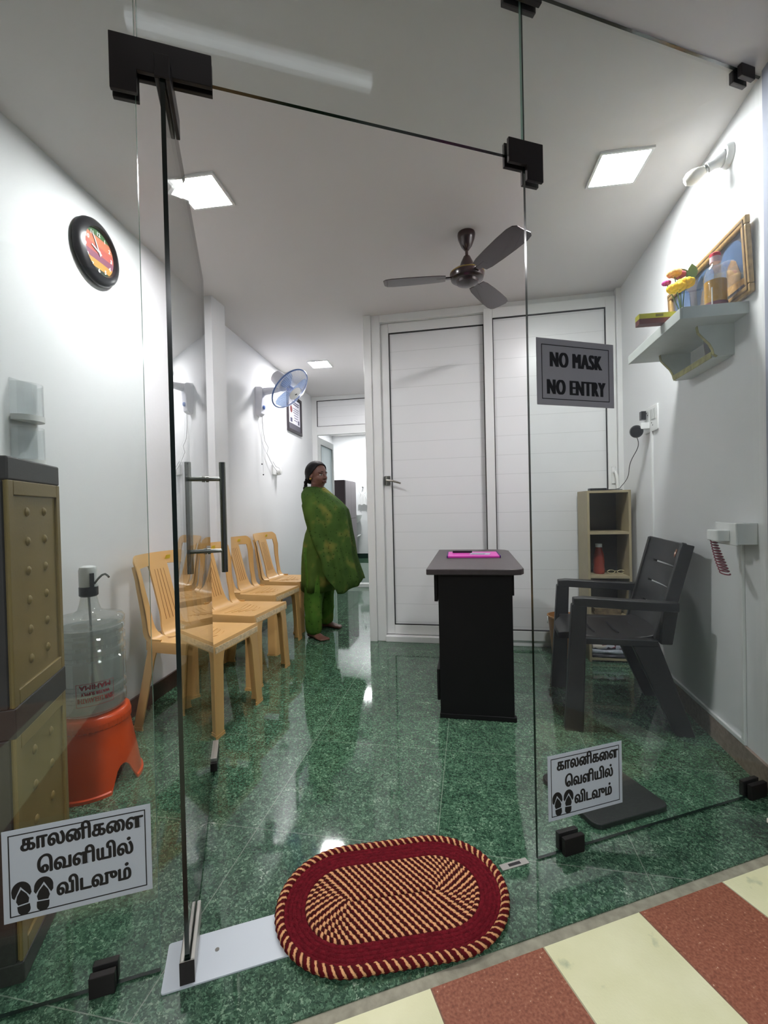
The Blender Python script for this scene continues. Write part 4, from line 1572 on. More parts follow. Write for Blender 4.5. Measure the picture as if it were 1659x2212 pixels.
for k, y in enumerate((-0.215, -0.01, 0.205)):
    RYZ = FM @ Matrix.Translation((-0.0085, y, 0.0)) @ Matrix.Rotation(-PI/2, 4, 'Z') @ Matrix.Rotation(PI/2, 4, 'X')
    pts = [(-0.075, 0.05), (0.075, 0.05), (0.075, 0.19)]+[(0.075*math.cos(w_), 0.19+0.055*math.sin(w_)) for w_ in [PI*j/10 for j in range(1, 10)]]+[(-0.075, 0.19)]
    MB().prism(pts, 0.0, 0.0012, RYZ).build('picture_panel', BLUEP, t, 0)
    pp = COL.objects[-1]
    pts = [(-0.05, 0.058), (0.05, 0.058), (0.055, 0.10), (0.03, 0.16), (0.0, 0.18), (-0.03, 0.16), (-0.055, 0.10)]
    MB().prism(pts, 0.0012, 0.002, RYZ).build('picture_panel_detail', ROSEP, pp, 0)
    MB().prism([(-0.072, 0.052), (0.072, 0.052), (0.072, 0.075), (-0.072, 0.09)], 0.002, 0.0026, RYZ).build('picture_panel_ground', SANDP, pp, 0)
MB().box((-0.012, -fw+fb, fb), (-0.011, fw-fb, fh-fb), FM).build('picture_glass', GLASSCLEAN, t, 0)

t = thing('oil_bottle', 'clear bottle of golden oil with a red cap on the wall shelf', 'bottle', (0.985, 2.035, 1.808))
MB().lathe([(0.0, 0.001), (0.036, 0.001), (0.040, 0.008), (0.040, 0.055), (0.038, 0.06), (0.040, 0.066), (0.040, 0.09), (0.038, 0.095), (0.040, 0.10), (0.040, 0.155), (0.034, 0.185), (0.020, 0.205), (0.0165, 0.21), (0.0165, 0.232)], 32).build('bottle_body', clear_mat('clear_bottle', (0.95, 0.96, 0.96), 0.07, 0.06), t)
MB().lathe([(0.0, 0.003), (0.0345, 0.003), (0.0375, 0.01), (0.0375, 0.14), (0.0, 0.141)], 28).build('oil', mat('golden_oil', (196, 144, 40), 0.2), t)
MB().lathe([(0.0408, 0.012), (0.0408, 0.052)], 32, None, False, False).build('bottle_label', mat('maroon_label', (110, 66, 70), 0.5), t)
MB().lathe([(0.0185, 0.215), (0.0185, 0.238)], 24).build('cap_collar', mat('pale_pink_collar', (220, 190, 196), 0.4), t)
MB().lathe([(0.019, 0.238), (0.019, 0.25), (0.016, 0.253), (0.0, 0.2535)], 24).build('cap', mat('red_cap', (206, 44, 66), 0.4), t)
t = thing('incense_stick', 'thin white stick standing in front of the oil bottle', 'incense stick', (0.955, 1.998, 1.808))
MB().tube([(0, 0, 0), (0, 0.001, 0.105)], 0.0022, 8).build('stick', UPVC, t)
LEAF = mat('leaf_green', (120, 146, 96), 0.6, trans=0.3)
YFL = mat('yellow_petals', (240, 206, 40), 0.6, trans=0.3)
t = thing('flower_vase', 'small dark vase of artificial yellow and pink flowers on the shelf', 'flowers', (0.965, 2.275, 1.808))
MB().lathe([(0.0, 0.0), (0.02, 0.0), (0.03, 0.03), (0.026, 0.075), (0.014, 0.10), (0.016, 0.11), (0.013, 0.11), (0.01, 0.1), (0.0, 0.09)], 24).build('vase', mat('dark_blue_vase', (38, 40, 56), 0.25), t)
b = MB()
fl = [((0.004, -0.02, 0.235), YFL, 0.042), ((-0.035, -0.03, 0.215), YFL, 0.040), ((-0.03, 0.0, 0.295), mat('pale_yellow_petals', (230, 190, 120), 0.6, trans=0.3), 0.032), ((0.0, 0.02, 0.295), mat('rose_petals', (196, 90, 100), 0.6, trans=0.3), 0.028), ((-0.055, 0.02, 0.265), mat('magenta_petals', (196, 60, 150), 0.6, trans=0.3), 0.020)]
for c, m, r in fl:
    b.tube([(0, 0, 0.09), (c[0]*0.4, c[1]*0.4, 0.17), c], 0.0022, 6)
b.build('stems', LEAF, t)
for c, m, r in fl:
    f_ = MB()
    for ring, (n, tilt, sc_) in enumerate(((9, 0.25, 1.0), (7, 0.7, 0.75), (5, 1.1, 0.5))):
        for k in range(n):
            a = 2*PI*k/n+ring
            d_ = Vector((math.cos(a)*math.cos(tilt), math.sin(a)*math.cos(tilt), math.sin(tilt)))
            f_.ball(Vector(c)+d_*r*0.6*sc_, (r*0.42*sc_, r*0.42*sc_, r*0.40*sc_), 8)
    f_.ball(c, r*0.35, 8)
    f_.build('bloom', m, t)
f_ = MB()
for c, ax in (((0.03, 0.03, 0.31), 0.3), ((0.045, 0.0, 0.30), 1.1), ((0.02, 0.05, 0.29), -0.4)):
    M = Matrix.Translation(c) @ Matrix.Rotation(ax, 4, 'Z') @ Matrix.Rotation(0.5, 4, 'Y')
    f_.loft([[M @ Vector((x, w_*s_, 0.004*(1-abs(s_)))) for s_ in (-1, 0, 1)]+[M @ Vector((x, 0, -0.001))] for x, w_ in ((-0.04, 0.002), (-0.02, 0.015), (0.005, 0.02), (0.03, 0.012), (0.045, 0.001))])
f_.build('leaves', LEAF, t)
t = thing('incense_box', 'long yellow and maroon box lying on the outer edge of the wall shelf', 'box', (0.800, 2.125, 1.831), math.radians(3))
MB().box((-0.075, -0.02, 0.0), (0.075, 0.02, 0.024)).build('box_body', mat('maroon_card', (120, 60, 50), 0.5), t, 0)
MB().box((-0.0755, -0.0205, 0.022), (0.0755, 0.0205, 0.043)).build('lid', mat('yellow_green_card', (206, 200, 60), 0.5), t, 0)
MB().box((-0.01, -0.0212, 0.027), (0.02, -0.0205, 0.038)).build('print', mat('olive_print', (130, 120, 50), 0.5), t, 0)
t = thing('offering_bowl', 'tiny green trinket dish at the back of the wall shelf', 'dish', (0.93, 2.22, 1.808))
MB().lathe([(0.0, 0.0), (0.018, 0.0), (0.028, 0.018), (0.03, 0.026), (0.027, 0.026), (0.016, 0.004), (0.0, 0.003)], 24).build('dish', mat('dark_green_metal', (52, 62, 44), 0.35, metal=0.4), t)

# ------------------------------------------------------------------ things on the right wall
t = thing('bulb_holder', 'white angled batten holder with an unlit bulb high on the right wall', 'bulb', (xr(2.09), 2.09, 2.475))
RY = Matrix.Rotation(-PI/2, 4, 'Y')
MB().lathe([(0.0, 0.0), (0.046, 0.0), (0.046, 0.008), (0.038, 0.022), (0.0, 0.024)], 28, RY).build('base', UPVC, t)
ax = Matrix.Translation((-0.015, 0.0, 0)) @ Matrix.Rotation(math.radians(-112), 4, 'Y') @ Matrix.Rotation(math.radians(-18), 4, 'X')
MB().lathe([(0.030, 0.0), (0.026, 0.03), (0.021, 0.04), (0.021, 0.062), (0.0, 0.0625)], 24, ax).build('socket', UPVC, t)
MB().lathe([(0.016, 0.062), (0.017, 0.072), (0.016, 0.073)], 24, ax).build('bulb_collar', STEEL, t)
MB().lathe([(0.015, 0.072), (0.024, 0.092), (0.029, 0.112), (0.027, 0.132), (0.016, 0.147), (0.0, 0.152)], 24, ax).build('bulb', mat('frosted_bulb', (234, 230, 222), 0.4), t)

t = thing('switchboard', 'white modular switchboard on the right wall above the bookshelf', 'switchboard', (xr(2.96), 2.96, 1.565))
b = MB()
b.rbox((-0.105, -0.075, 0), (0.105, 0.075, 0.010), 0.008, 6 and Matrix.Rotation(-PI/2, 4, 'Z') @ Matrix.Rotation(PI/2, 4, 'X'))
plt = b.build('plate', UPVC, t, 30, 0.002)
for k, y in enumerate((-0.07, -0.045, -0.02)):
    MB().box((-0.0135, y-0.010, -0.005), (-0.009, y+0.010, 0.055)).build('switch', WHITEP, t, 0, 0.001)
MB().box((-0.0125, 0.01, -0.05), (-0.009, 0.085, 0.055)).build('socket_outlet', WHITEP, plt, 0, 0.001)
b = MB()
for y, z in ((0.03, 0.03), (0.06, 0.03), (0.045, 0.045), (-0.045, -0.04), (-0.03, -0.025)):
    b.lathe([(0.004, 0), (0.004, 0.001)], 10, Matrix.Translation((-0.0128, y, z)) @ RY)
b.build('socket_holes', GASKET, plt)
t = thing('adapter', 'small black adapter plugged in at the top of the switchboard', 'adapter', (xr(2.96)-0.013, 2.995, 1.600))
MB().rbox((-0.014, -0.02, 0), (0.014, 0.02, 0.05), 0.006, RY @ Matrix.Translation((0.0, 0, 0)) if False else Matrix.Translation((-0.025, 0, -0.03))).build('body', BLK, t, 30)
t = thing('plug_adapter', 'white cube adapter plugged in low on the switchboard', 'adapter', (xr(2.96)-0.0135, 2.975, 1.528))
MB().box((-0.05, -0.02, -0.018), (0, 0.02, 0.02)).build('body', UPVC, t, 0, 0.003)
t = thing('charger', 'round black charger hanging off the white adapter, with a thin cable', 'charger', (xr(2.96)-0.066, 2.985, 1.515))
b = MB()
b.lathe([(0.0, -0.004), (0.026, -0.002), (0.036, 0.006), (0.038, 0.02), (0.030, 0.032), (0.0, 0.034)], 26, Matrix.Translation((-0.004, 0.012, -0.012)) @ Matrix.Rotation(math.radians(100), 4, 'X') @ Matrix.Rotation(math.radians(-30), 4, 'Y'))
b.box((-0.01, -0.008, -0.006), (0.016, 0.008, 0.008))
b.build('body', BLK, t)
b = MB()
pts = []
for i in range(25):
    q = i/24
    pts.append((-0.01+0.012*math.sin(q*9)+0.035*q*0.5, 0.01+0.36*q*q, -0.04-0.29*q))
pts += [(0.0, 0.36, -0.345), (-0.03, 0.365, -0.352), (-0.09, 0.365, -0.352)]
b.tube(pts, 0.0022, 6)
b.build('cable', BLK, t)
t = thing('conduit', 'thin white trunking running down the right wall from the switchboard', 'conduit', (xr(2.95), 2.95, 1.49))
MB().box((-0.012, -0.01, -1.10), (0.0, 0.01, 0.0)).build('trunking', UPVC, t, 0, 0.002)

t = thing('socket_box', 'white surface box with a three-pin plug low on the right wall', 'socket', (xr(1.97), 1.97, 0.945))
MB().box((-0.07, -0.043, -0.041), (0.0, 0.043, 0.041)).build('box', UPVC, t, 0, 0.003)
MB().box((-0.078, -0.047, -0.045), (-0.07, 0.10, 0.042)).build('face_plate', UPVC, t, 0, 0.003)
MB().box((-0.07, 0.043, -0.041), (0.0, 0.10, 0.038)).build('back_box', UPVC, t, 0, 0.003)
t = thing('plug', 'white three-pin plug in the low socket, trailing a coiled red cord', 'plug', (xr(1.97)-0.079, 1.985, 0.937))
MB().rbox((-0.024, -0.024, -0.022), (0.024, 0.024, 0.022), 0.008, Matrix.Translation((-0.022, 0.0, 0))).build('plug_body', UPVC, t, 30, 0.003)
MB().rbox((-0.02, -0.022, -0.022), (0.02, 0.022, 0.020), 0.008, Matrix.Translation((-0.018, 0.048, 0))).build('plug_body', UPVC, t, 30, 0.003)
b = MB()
pts = []
n = 220
for i in range(n):
    q = i/(n-1)
    r_ = 0.010+0.006*min(1, q*1.5)
    a = 2*PI*12*q
    c = Vector((-0.02, 0.055-0.065*q-0.02*q*q, -0.022-0.125*q))
    pts.append(c+Vector((r_*math.cos(a), r_*math.sin(a), 0.004*math.sin(a))))
b.tube(pts, 0.0025, 7)
b.build('coiled_cord', mat('maroon_cord', (120, 34, 52), 0.4), t)
t = thing('conduit', 'thin white trunking running from the low socket to the skirting', 'conduit', (xr(2.0), 2.025, 0.905))
MB().box((-0.012, -0.01, -0.79), (0.0, 0.01, 0.0)).build('trunking', UPVC, t, 0, 0.002)
MB().prism([(-0.012, -0.01), (0.0, -0.01), (0.018*0.85, 0.85), (0.018*0.85-0.012, 0.85)], -0.808, -0.79).build('low_trunking', UPVC, t, 0, 0.002)

# ------------------------------------------------------------------ left wall past the column
BROT = math.atan2(0.06007, 1)


def bwall(y, off=0.0):
    return -1.93-0.06007*(y-3.12)+off


WGREY = mat('white_fan_plastic', (214, 214, 220), 0.35)
t = thing('wall_fan', 'white and blue oscillating fan on the left wall past the column', 'wall fan', (bwall(4.07), 4.07, 2.12))
b = MB()
b.loft([[Vector((x, y*sc_, z)) for x, y in ((0, -0.055), (0, 0.055), (dp, 0.045), (dp, -0.045))] for z, dp, sc_ in ((-0.145, 0.03, 0.7), (-0.12, 0.055, 0.95), (-0.02, 0.065, 1.0), (0.06, 0.075, 1.0), (0.12, 0.075, 0.95), (0.135, 0.05, 0.8))])
b.build('wall_bracket', WGREY, t, 30, 0.004)
MB().lathe([(0.0, 0.0), (0.02, 0.0), (0.02, 0.012), (0.014, 0.018), (0.0, 0.019)], 20, Matrix.Translation((0.058, 0, -0.06)) @ Matrix.Rotation(PI/2, 4, 'Y')).build('speed_knob', mat('blue_plastic', (96, 126, 190), 0.4), t)
b = MB()
b.tube([(0.03, 0, 0.09), (0.12, 0, 0.095), (0.20, 0, 0.10), (0.245, 0.0, 0.115)], [0.04, 0.034, 0.026, 0.028], 14)
b.build('arm', WGREY, t)
FN = Vector((0.73, -0.108, -0.676)).normalized()
FC = Vector((0.355, -0.05, 0.085))
q_ = FN.to_track_quat('Z', 'Y').to_matrix().to_4x4()
FMT = Matrix.Translation(FC) @ q_                # z points where the fan blows
MB().lathe([(0.0, -0.215), (0.045, -0.213), (0.064, -0.198), (0.072, -0.13), (0.074, -0.065), (0.06, -0.05), (0.0, -0.049)], 28, FMT).build('motor_housing', WGREY, t)
WIREB = mat('blue_guard_ring', (88, 116, 170), 0.4)
b = MB()
b.tube([FMT @ Vector((0.21*math.cos(a), 0.21*math.sin(a), 0.0)) for a in [2*PI*k/48 for k in range(48)]], 0.007, 8, True)
b.build('guard_ring', WIREB, t)
WIREW = mat('pale_guard_wire', (206, 212, 226), 0.4)
b = MB()
for k in range(72):
    a = 2*PI*k/72
    b.tube([FMT @ Vector((r*math.cos(a+tw), r*math.sin(a+tw), z)) for r, tw, z in ((0.055, 0, 0.075), (0.12, 0.05, 0.062), (0.18, 0.09, 0.035), (0.21, 0.1, 0.0))], 0.0011, 4)
    b.tube([FMT @ Vector((r*math.cos(a+tw), r*math.sin(a+tw), z)) for r, tw, z in ((0.06, 0, -0.05), (0.13, 0.0, -0.05), (0.195, 0.0, -0.03), (0.21, 0.0, 0.0))], 0.0011, 4)
b.build('guard_wires', WIREW, t)
fcap = MB().lathe([(0.0, 0.086), (0.05, 0.083), (0.066, 0.074), (0.066, 0.070), (0.0, 0.072)], 30, FMT).build('front_cap', UPVC, t)
MB().box((-0.012, -0.006, 0.0835), (0.012, 0.006, 0.087), FMT @ Matrix.Rotation(0.6, 4, 'Z')).build('cap_badge', GASKET, fcap, 0)
FBL = clear_mat('blue_fan_blade', (0.74, 0.82, 0.94), 0.06, 0.35, (150, 172, 208))
for k in range(3):
    M = FMT @ Matrix.Rotation(2*PI*k/3+0.5, 4, 'Z')
    b = MB()
    rings = []
    for r, a0, a1 in ((0.03, -0.35, 0.35), (0.08, -0.5, 0.55), (0.14, -0.45, 0.62), (0.18, -0.32, 0.55), (0.193, -0.15, 0.35)):
        rings.append([M @ Vector((r*math.cos(a), r*math.sin(a), 0.02*(-0.5+(j/4)))) for j, a in enumerate([a0+(a1-a0)*i/4 for i in range(5)])]+[M @ Vector((r*math.cos(a1), r*math.sin(a1), 0.013)), M @ Vector((r*math.cos(a0), r*math.sin(a0), -0.008))])
    b.loft(rings)
    b.build('blade', FBL, t, 40)
MB().lathe([(0.0, -0.02), (0.03, -0.018), (0.032, 0.015), (0.02, 0.03), (0.0, 0.034)], 24, FMT).build('blade_hub', mat('blue_hub', (96, 130, 196), 0.35), t)
for y, z1 in ((-0.012, -0.60), (0.012, -0.70)):
    b = MB()
    b.tube([(0.035, y, -0.14), (0.036, y, -0.4), (0.036, y, z1)], 0.0014, 6)
    k_ = MB()
    k_.ball((0.036, y, z1-0.004), 0.007, 10)
    pc_ = b.build('pull_cord', [mat('cord_white', (190, 190, 192), 0.5) if 'cord_white' not in bpy.data.materials else bpy.data.materials['cord_white']], t)
    k_.build('cord_knob', GASKET, pc_)
b = MB()
pts = [(0.03, 0.03, -0.14), (0.02, 0.06, -0.25), (0.012, 0.11, -0.36), (0.012, 0.19, -0.42), (0.012, 0.15, -0.48), (0.012, 0.22, -0.54), (0.012, 0.30, -0.60), (0.02, 0.36, -0.64)]
b.tube(pts, 0.003, 7)
b.build('power_cable', bpy.data.materials['cord_white'], t)
t = thing('switch_box', 'white switch box with a round plug on the wall below the fan', 'socket', (bwall(4.47), 4.47, 1.49))
MB().box((0.0, -0.075, -0.05), (0.02, 0.075, 0.05)).build('box', UPVC, t, 0, 0.003)
MB().lathe([(0.0, 0.0), (0.03, 0.0), (0.034, 0.02), (0.028, 0.045), (0.0, 0.048)], 24, Matrix.Translation((0.02, 0.035, -0.015)) @ Matrix.Rotation(PI/2, 4, 'Y')).build('plug', UPVC, t)
b = MB()
b.tube([(0.055, 0.03, 0.0), (0.06, -0.02, 0.02), (0.05, -0.07, 0.03), (0.03, -0.10, 0.08)], 0.003, 7)
b.build('cable', bpy.data.materials['cord_white'], t)
t = thing('certificate', 'black framed certificate on the left wall behind the fan', 'certificate', (bwall(5.155, 0.001), 5.155, 1.985))
BMX = Matrix.Rotation(BROT, 4, 'Z')
b = MB()
cw, chh = 0.262, 0.445
for a, c in (((0, -cw, 0), (0.02, cw, 0.035)), ((0, -cw, chh-0.035), (0.02, cw, chh)), ((0, -cw, 0.035), (0.02, -cw+0.035, chh-0.035)), ((0, cw-0.035, 0.035), (0.02, cw, chh-0.035))):
    b.box(a, c, BMX)
b.build('frame', mat('black_frame', (40, 34, 40), 0.4), t, 0, 0.002)
MB().box((0.004, -cw+0.035, 0.035), (0.008, cw-0.035, chh-0.035), BMX).build('backing', mat('slate_mount', (96, 94, 104), 0.6), t, 0)
MB().box((0.008, -cw+0.06, 0.105), (0.010, cw-0.06, chh-0.045), BMX).build('sheet', mat('certificate_paper', (226, 224, 232), 0.6), t, 0)
b = MB()
for k, (y0, y1, z) in enumerate(((-0.08, 0.17, 0.36), (-0.05, 0.16, 0.335), (-0.06, 0.16, 0.29), (-0.05, 0.15, 0.265), (-0.06, 0.14, 0.24), (-0.03, 0.13, 0.21), (-0.02, 0.12, 0.18), (-0.03, 0.1, 0.15))):
    b.box((0.010, y0, z), (0.0107, y1, z+(0.014 if k < 2 else 0.008)), BMX)
b.box((0.010, -0.16, 0.12), (0.0107, -0.09, 0.17), BMX).box((0.010, 0.12, 0.12), (0.0107, 0.17, 0.17), BMX)
b.build('print', mat('grey_blue_print', (86, 86, 110), 0.6), t, 0)
MB().lathe([(0.0, 0.010), (0.042, 0.010), (0.042, 0.0108), (0.0, 0.011)], 24, BMX @ Matrix.Translation((0, -0.125, 0.27)) @ Matrix.Rotation(PI/2, 4, 'Y')).build('seal', mat('maroon_seal', (130, 70, 72), 0.6), t, 0)

# ------------------------------------------------------------------ inner room
WOODD = mat('dark_wardrobe_side', (64, 50, 54), 0.45)
WOODG = mat('grey_wardrobe_door', (122, 114, 118), 0.4)
t = thing('wardrobe', 'tall dark brown wardrobe with grey doors in the far inner room', 'wardrobe', (-2.40, 8.55, 0))
MB().box((-0.12, -0.35, 0.0), (0.105, 0.45, 1.60)).build('carcass', WOODD, t, 0, 0.004)
for y0, y1, z0, z1 in ((-0.345, 0.05, 0.05, 0.86), (-0.345, 0.05, 0.87, 1.59), (0.055, 0.445, 0.05, 0.86), (0.055, 0.445, 0.87, 1.59)):
    MB().box((0.105, y0, z0), (0.122, y1, z1)).build('door', WOODG, t, 0, 0.003)
t = thing('towel_ring', 'chrome towel ring on the back wall of the inner room', 'towel ring', (-2.20, 9.30, 1.50))
b = MB()
b.tube([(0, 0, 0), (0, -0.05, 0)], 0.012, 10)
b.build('mount', STEEL, t)
b = MB()
b.tube([(0.075*math.sin(a), -0.05, -0.075+0.075*math.cos(a)) for a in [2*PI*k/28 for k in range(28)]], 0.005, 8, True)
b.build('ring', CLEARP, t)
t = thing('hand_towel', 'small white hand towel hanging from the ring in the inner room', 'towel', (-2.20, 9.245, 1.355))
b = MB()
rings = []
for j in range(9):
    z = 0.0-0.22*j/8
    w_ = 0.045+0.045*min(1, j/4)
    rings.append([Vector((w_*(i/6-1), -0.012-0.008*math.sin(i*1.6+j*0.3), z+0.01*math.sin(i))) for i in range(13)]+[Vector((w_*(i/6-1), 0.012, z+0.01*math.sin(i))) for i in range(12, -1, -1)])
b.loft(rings)
b.build('cloth', mat('white_towel', (232, 232, 232), 0.9), t, 60)
t = thing('wash_basin', 'white wash basin on the back wall beside the wardrobe', 'basin', (-2.34, 9.285, 0.92))
MB().lathe([(0.0, -0.17), (0.05, -0.165), (0.11, -0.10), (0.135, -0.02), (0.14, 0.0), (0.13, 0.0), (0.10, -0.08), (0.0, -0.12)], 28, Matrix.Translation((0, -0.145, 0))).build('bowl', UPVC, t)
b = MB()
b.tube([(0, -0.13, -0.16), (0, -0.13, -0.42), (0.02, -0.13, -0.46), (0.05, -0.12, -0.44), (0.06, -0.02, -0.42), (0.06, 0.0, -0.42)], 0.018, 10)
b.build('waste_pipe', UPVC, t)
# ------------------------------------------------------------------ the woman in green
def cloth(name, dark, mid, olive, dots=True, thin=0.0):
    m, nt, bs, out = nodes(name)
    tc = nt.nodes.new('ShaderNodeTexCoord')
    n = nt.nodes.new('ShaderNodeTexNoise')
    n.inputs['Scale'].default_value = 7
    n.inputs['Detail'].default_value = 2
    nt.links.new(tc.outputs['Object'], n.inputs['Vector'])
    r = nt.nodes.new('ShaderNodeValToRGB')
    cr = r.color_ramp
    cr.elements[0].position, cr.elements[1].position = 0.36, 0.70
    cr.elements[0].color, cr.elements[1].color = (*lin(dark), 1), (*lin(olive), 1)
    e = cr.elements.new(0.56)
    e.color = (*lin(mid), 1)
    nt.links.new(n.outputs[0], r.inputs[0])
    src = r.outputs[0]
    if dots:
        v = nt.nodes.new('ShaderNodeTexVoronoi')
        v.inputs['Scale'].default_value = 34
        nt.links.new(tc.outputs['Object'], v.inputs['Vector'])
        lt = nt.nodes.new('ShaderNodeMath')
        lt.operation = 'LESS_THAN'
        lt.inputs[1].default_value = 0.2
        nt.links.new(v.outputs['Distance'], lt.inputs[0])
        mu = nt.nodes.new('ShaderNodeMath')
        mu.operation = 'MULTIPLY'
        mu.inputs[1].default_value = 0.6
        nt.links.new(lt.outputs[0], mu.inputs[0])
        mx = nt.nodes.new('ShaderNodeMixRGB')
        mx.inputs[2].default_value = (*lin((26, 44, 18)), 1)
        nt.links.new(mu.outputs[0], mx.inputs[0])
        nt.links.new(src, mx.inputs[1])
        src = mx.outputs[0]
    nt.links.new(src, bs.inputs['Base Color'])
    bs.inputs['Roughness'].default_value = 0.85
    bs.inputs['Specular IOR Level'].default_value = 0.15
    if thin:
        tl = nt.nodes.new('ShaderNodeBsdfTranslucent')
        nt.links.new(src, tl.inputs[0])
        mm = nt.nodes.new('ShaderNodeMixShader')
        mm.inputs[0].default_value = thin
        nt.links.new(bs.outputs[0], mm.inputs[1])
        nt.links.new(tl.outputs[0], mm.inputs[2])
        nt.links.new(mm.outputs[0], out.inputs[0])
    return m


SKIN = mat('brown_skin', (96, 62, 50), 0.5, vary=0.06, scale=14)
HAIRM = mat('black_hair', (14, 12, 13), 0.6, spec=0.2, bump=0.25, bscale=180)
KURTA = cloth('green_kurta_print', (58, 80, 31), (70, 93, 38), (118, 112, 52), False)
DUPA = cloth('green_scarf_print', (58, 84, 37), (70, 97, 43), (120, 120, 58), True, 0.2)
SALW = cloth('green_trouser_print', (58, 92, 31), (70, 106, 37), (90, 112, 44), True)

P0 = Vector((-1.250, 3.72, 0))
pw = thing('person', 'woman in a green printed tunic and scarf standing barefoot in the passage', 'person', P0)


def ell(cx, cy, z, rx, ry, n=28, p=2.0, tilt=0.0):
    out = []
    for i in range(n):
        a = 2*PI*i/n
        c, s = math.cos(a), math.sin(a)
        out.append(Vector((cx+rx*math.copysign(abs(c)**(2/p), c), cy+ry*math.copysign(abs(s)**(2/p), s), z+tilt*c*rx)))
    return out


# --- body: rough solids fused into one continuous skin
b = MB()
b.loft([ell(cx, 0.02, z, rx, ry) for z, rx, ry, cx in ((0.70, 0.13, 0.16, 0.0), (0.80, 0.135, 0.17, 0.01), (0.92, 0.125, 0.165, 0.015), (1.02, 0.135, 0.17, 0.01), (1.10, 0.115, 0.165, -0.025), (1.17, 0.085, 0.15, -0.04), (1.21, 0.055, 0.07, -0.045))])
b.tube([(-0.045, 0.01, 1.16), (-0.04, 0.005, 1.22), (-0.03, 0.0, 1.30)], [0.06, 0.055, 0.056], 16)
# head: facing +x, turned towards the viewer
HY = math.radians(-24)
HM_ = Matrix.Translation((-0.032, 0.0, 1.368)) @ Matrix.Rotation(HY, 4, 'Z')
b.ball((0, 0, 0), (0.092, 0.076, 0.108), 28, None) if False else None
hb = MB()
hb.ball((-0.008, 0, 0.018), (0.092, 0.074, 0.090), 28)
hb.ball((0.018, 0, -0.038), (0.066, 0.063, 0.072), 24)          # face
hb.ball((0.034, 0, -0.082), (0.034, 0.036, 0.030), 16)          # chin
hb.ball((0.006, 0, -0.082), (0.058, 0.060, 0.034), 16)          # full jaw
for s in (-1, 1):
    hb.ball((0.046, s*0.034, -0.036), (0.030, 0.026, 0.028), 14)   # cheeks
    hb.ball((-0.006, s*0.075, -0.014), (0.018, 0.008, 0.028), 12)  # ears
    hb.ball((0.066, s*0.027, 0.014), (0.018, 0.026, 0.010), 12)    # brow
hb.tube([(0.078, 0, 0.004), (0.090, 0, -0.016), (0.098, 0, -0.032)], [0.009, 0.012, 0.015], 10)
hb.ball((0.098, 0, -0.033), (0.014, 0.014, 0.012), 12)
for s in (-1, 1):
    hb.ball((0.088, s*0.013, -0.036), (0.011, 0.009, 0.009), 10)
hb.ball((0.082, 0, -0.059), (0.012, 0.024, 0.008), 12)
hb.ball((0.080, 0, -0.070), (0.012, 0.021, 0.008), 12)
hv = [HM_ @ v.co for v in hb.bm.verts]
hb.bm.verts.index_update()
hf = [tuple(v.index for v in f.verts) for f in hb.bm.faces]
hb.bm.free()
b.faces(hv, hf)
# legs and bare feet
NL, FL = -0.145, 0.205
for y, x, yaw in ((NL, -0.045, -0.55), (FL, -0.05, -0.20)):
    b.tube([(x+0.01, y*0.62, 0.80), (x+0.012, y*0.85, 0.45), (x-0.004, y, 0.20), (x-0.012, y, 0.075)], [0.085, 0.062, 0.045, 0.036], 16)
    FT = Matrix.Translation((x, y, 0)) @ Matrix.Rotation(yaw, 4, 'Z')
    rings = []
    for fx, w_, h_ in ((-0.062, 0.018, 0.03), (-0.055, 0.030, 0.058), (-0.02, 0.033, 0.082), (0.03, 0.036, 0.062), (0.08, 0.043, 0.036), (0.115, 0.044, 0.024), (0.13, 0.038, 0.016)):
        rings.append([FT @ Vector((fx, w_*math.cos(q), max(0.001, h_*0.5+h_*0.5*math.sin(q)))) for q in [2*PI*k/16 for k in range(16)]])
    b.loft(rings)
    sgn = 1 if y < 0 else -1                       # big toe on the inner side
    for k, (ty, ln, r) in enumerate(((0.030, 0.050, 0.0125), (0.010, 0.046, 0.0095), (-0.007, 0.040, 0.009), (-0.022, 0.033, 0.0085), (-0.035, 0.024, 0.008))):
        b.tube([FT @ Vector((0.10, sgn*ty, 0.012)), FT @ Vector((0.122+ln*0.4, sgn*ty, 0.013)), FT @ Vector((0.122+ln*0.75, sgn*ty, 0.0095))], [r, r, r*0.8], 8)
# arms: near arm hangs and bends forward under the scarf, far arm the same
for s, sh, el, wr in ((-1, (-0.045, -0.160, 1.125), (-0.010, -0.172, 0.91), (0.125, -0.105, 0.80)), (1, (-0.045, 0.20, 1.125), (-0.010, 0.212, 0.91), (0.125, 0.14, 0.82))):
    sh, el, wr = Vector(sh), Vector(el), Vector(wr)
    b.tube([Vector((-0.045, s*0.10+0.02, 1.15)), sh, (sh+el)/2, el], [0.048, 0.048, 0.045, 0.040], 14)
    b.tube([el, (el*0.6+wr*0.4), wr], [0.043, 0.04, 0.026], 14)
    d = (wr-el).normalized()
    side = Vector((0, -s, 0))
    upv = d.cross(side).normalized()
    side = upv.cross(d).normalized()
    pc = wr+d*0.045
    b.tube([wr-d*0.01, wr+d*0.02, pc, wr+d*0.085], [0.025, 0.026, 0.03, 0.026], 12)
    for k, (off, ln) in enumerate(((-0.027, 0.062), (-0.009, 0.072), (0.009, 0.068), (0.027, 0.052))):
        f0 = wr+d*0.08+upv*off
        f1 = f0+d*ln*0.5+side*0.008
        f2 = f0+d*ln*0.85+side*0.028
        b.tube([f0, f1, f2], [0.0095, 0.009, 0.0075], 8)
    t0 = wr+d*0.03-upv*0.024
    b.tube([t0, t0+d*0.022-upv*0.022, t0+d*0.048-upv*0.024+side*0.012], [0.0115, 0.0105, 0.0085], 8)
body = b.build('body', SKIN, None, 0)
rm = body.modifiers.new('fuse', 'REMESH')
rm.mode = 'VOXEL'
rm.voxel_size = 0.0048
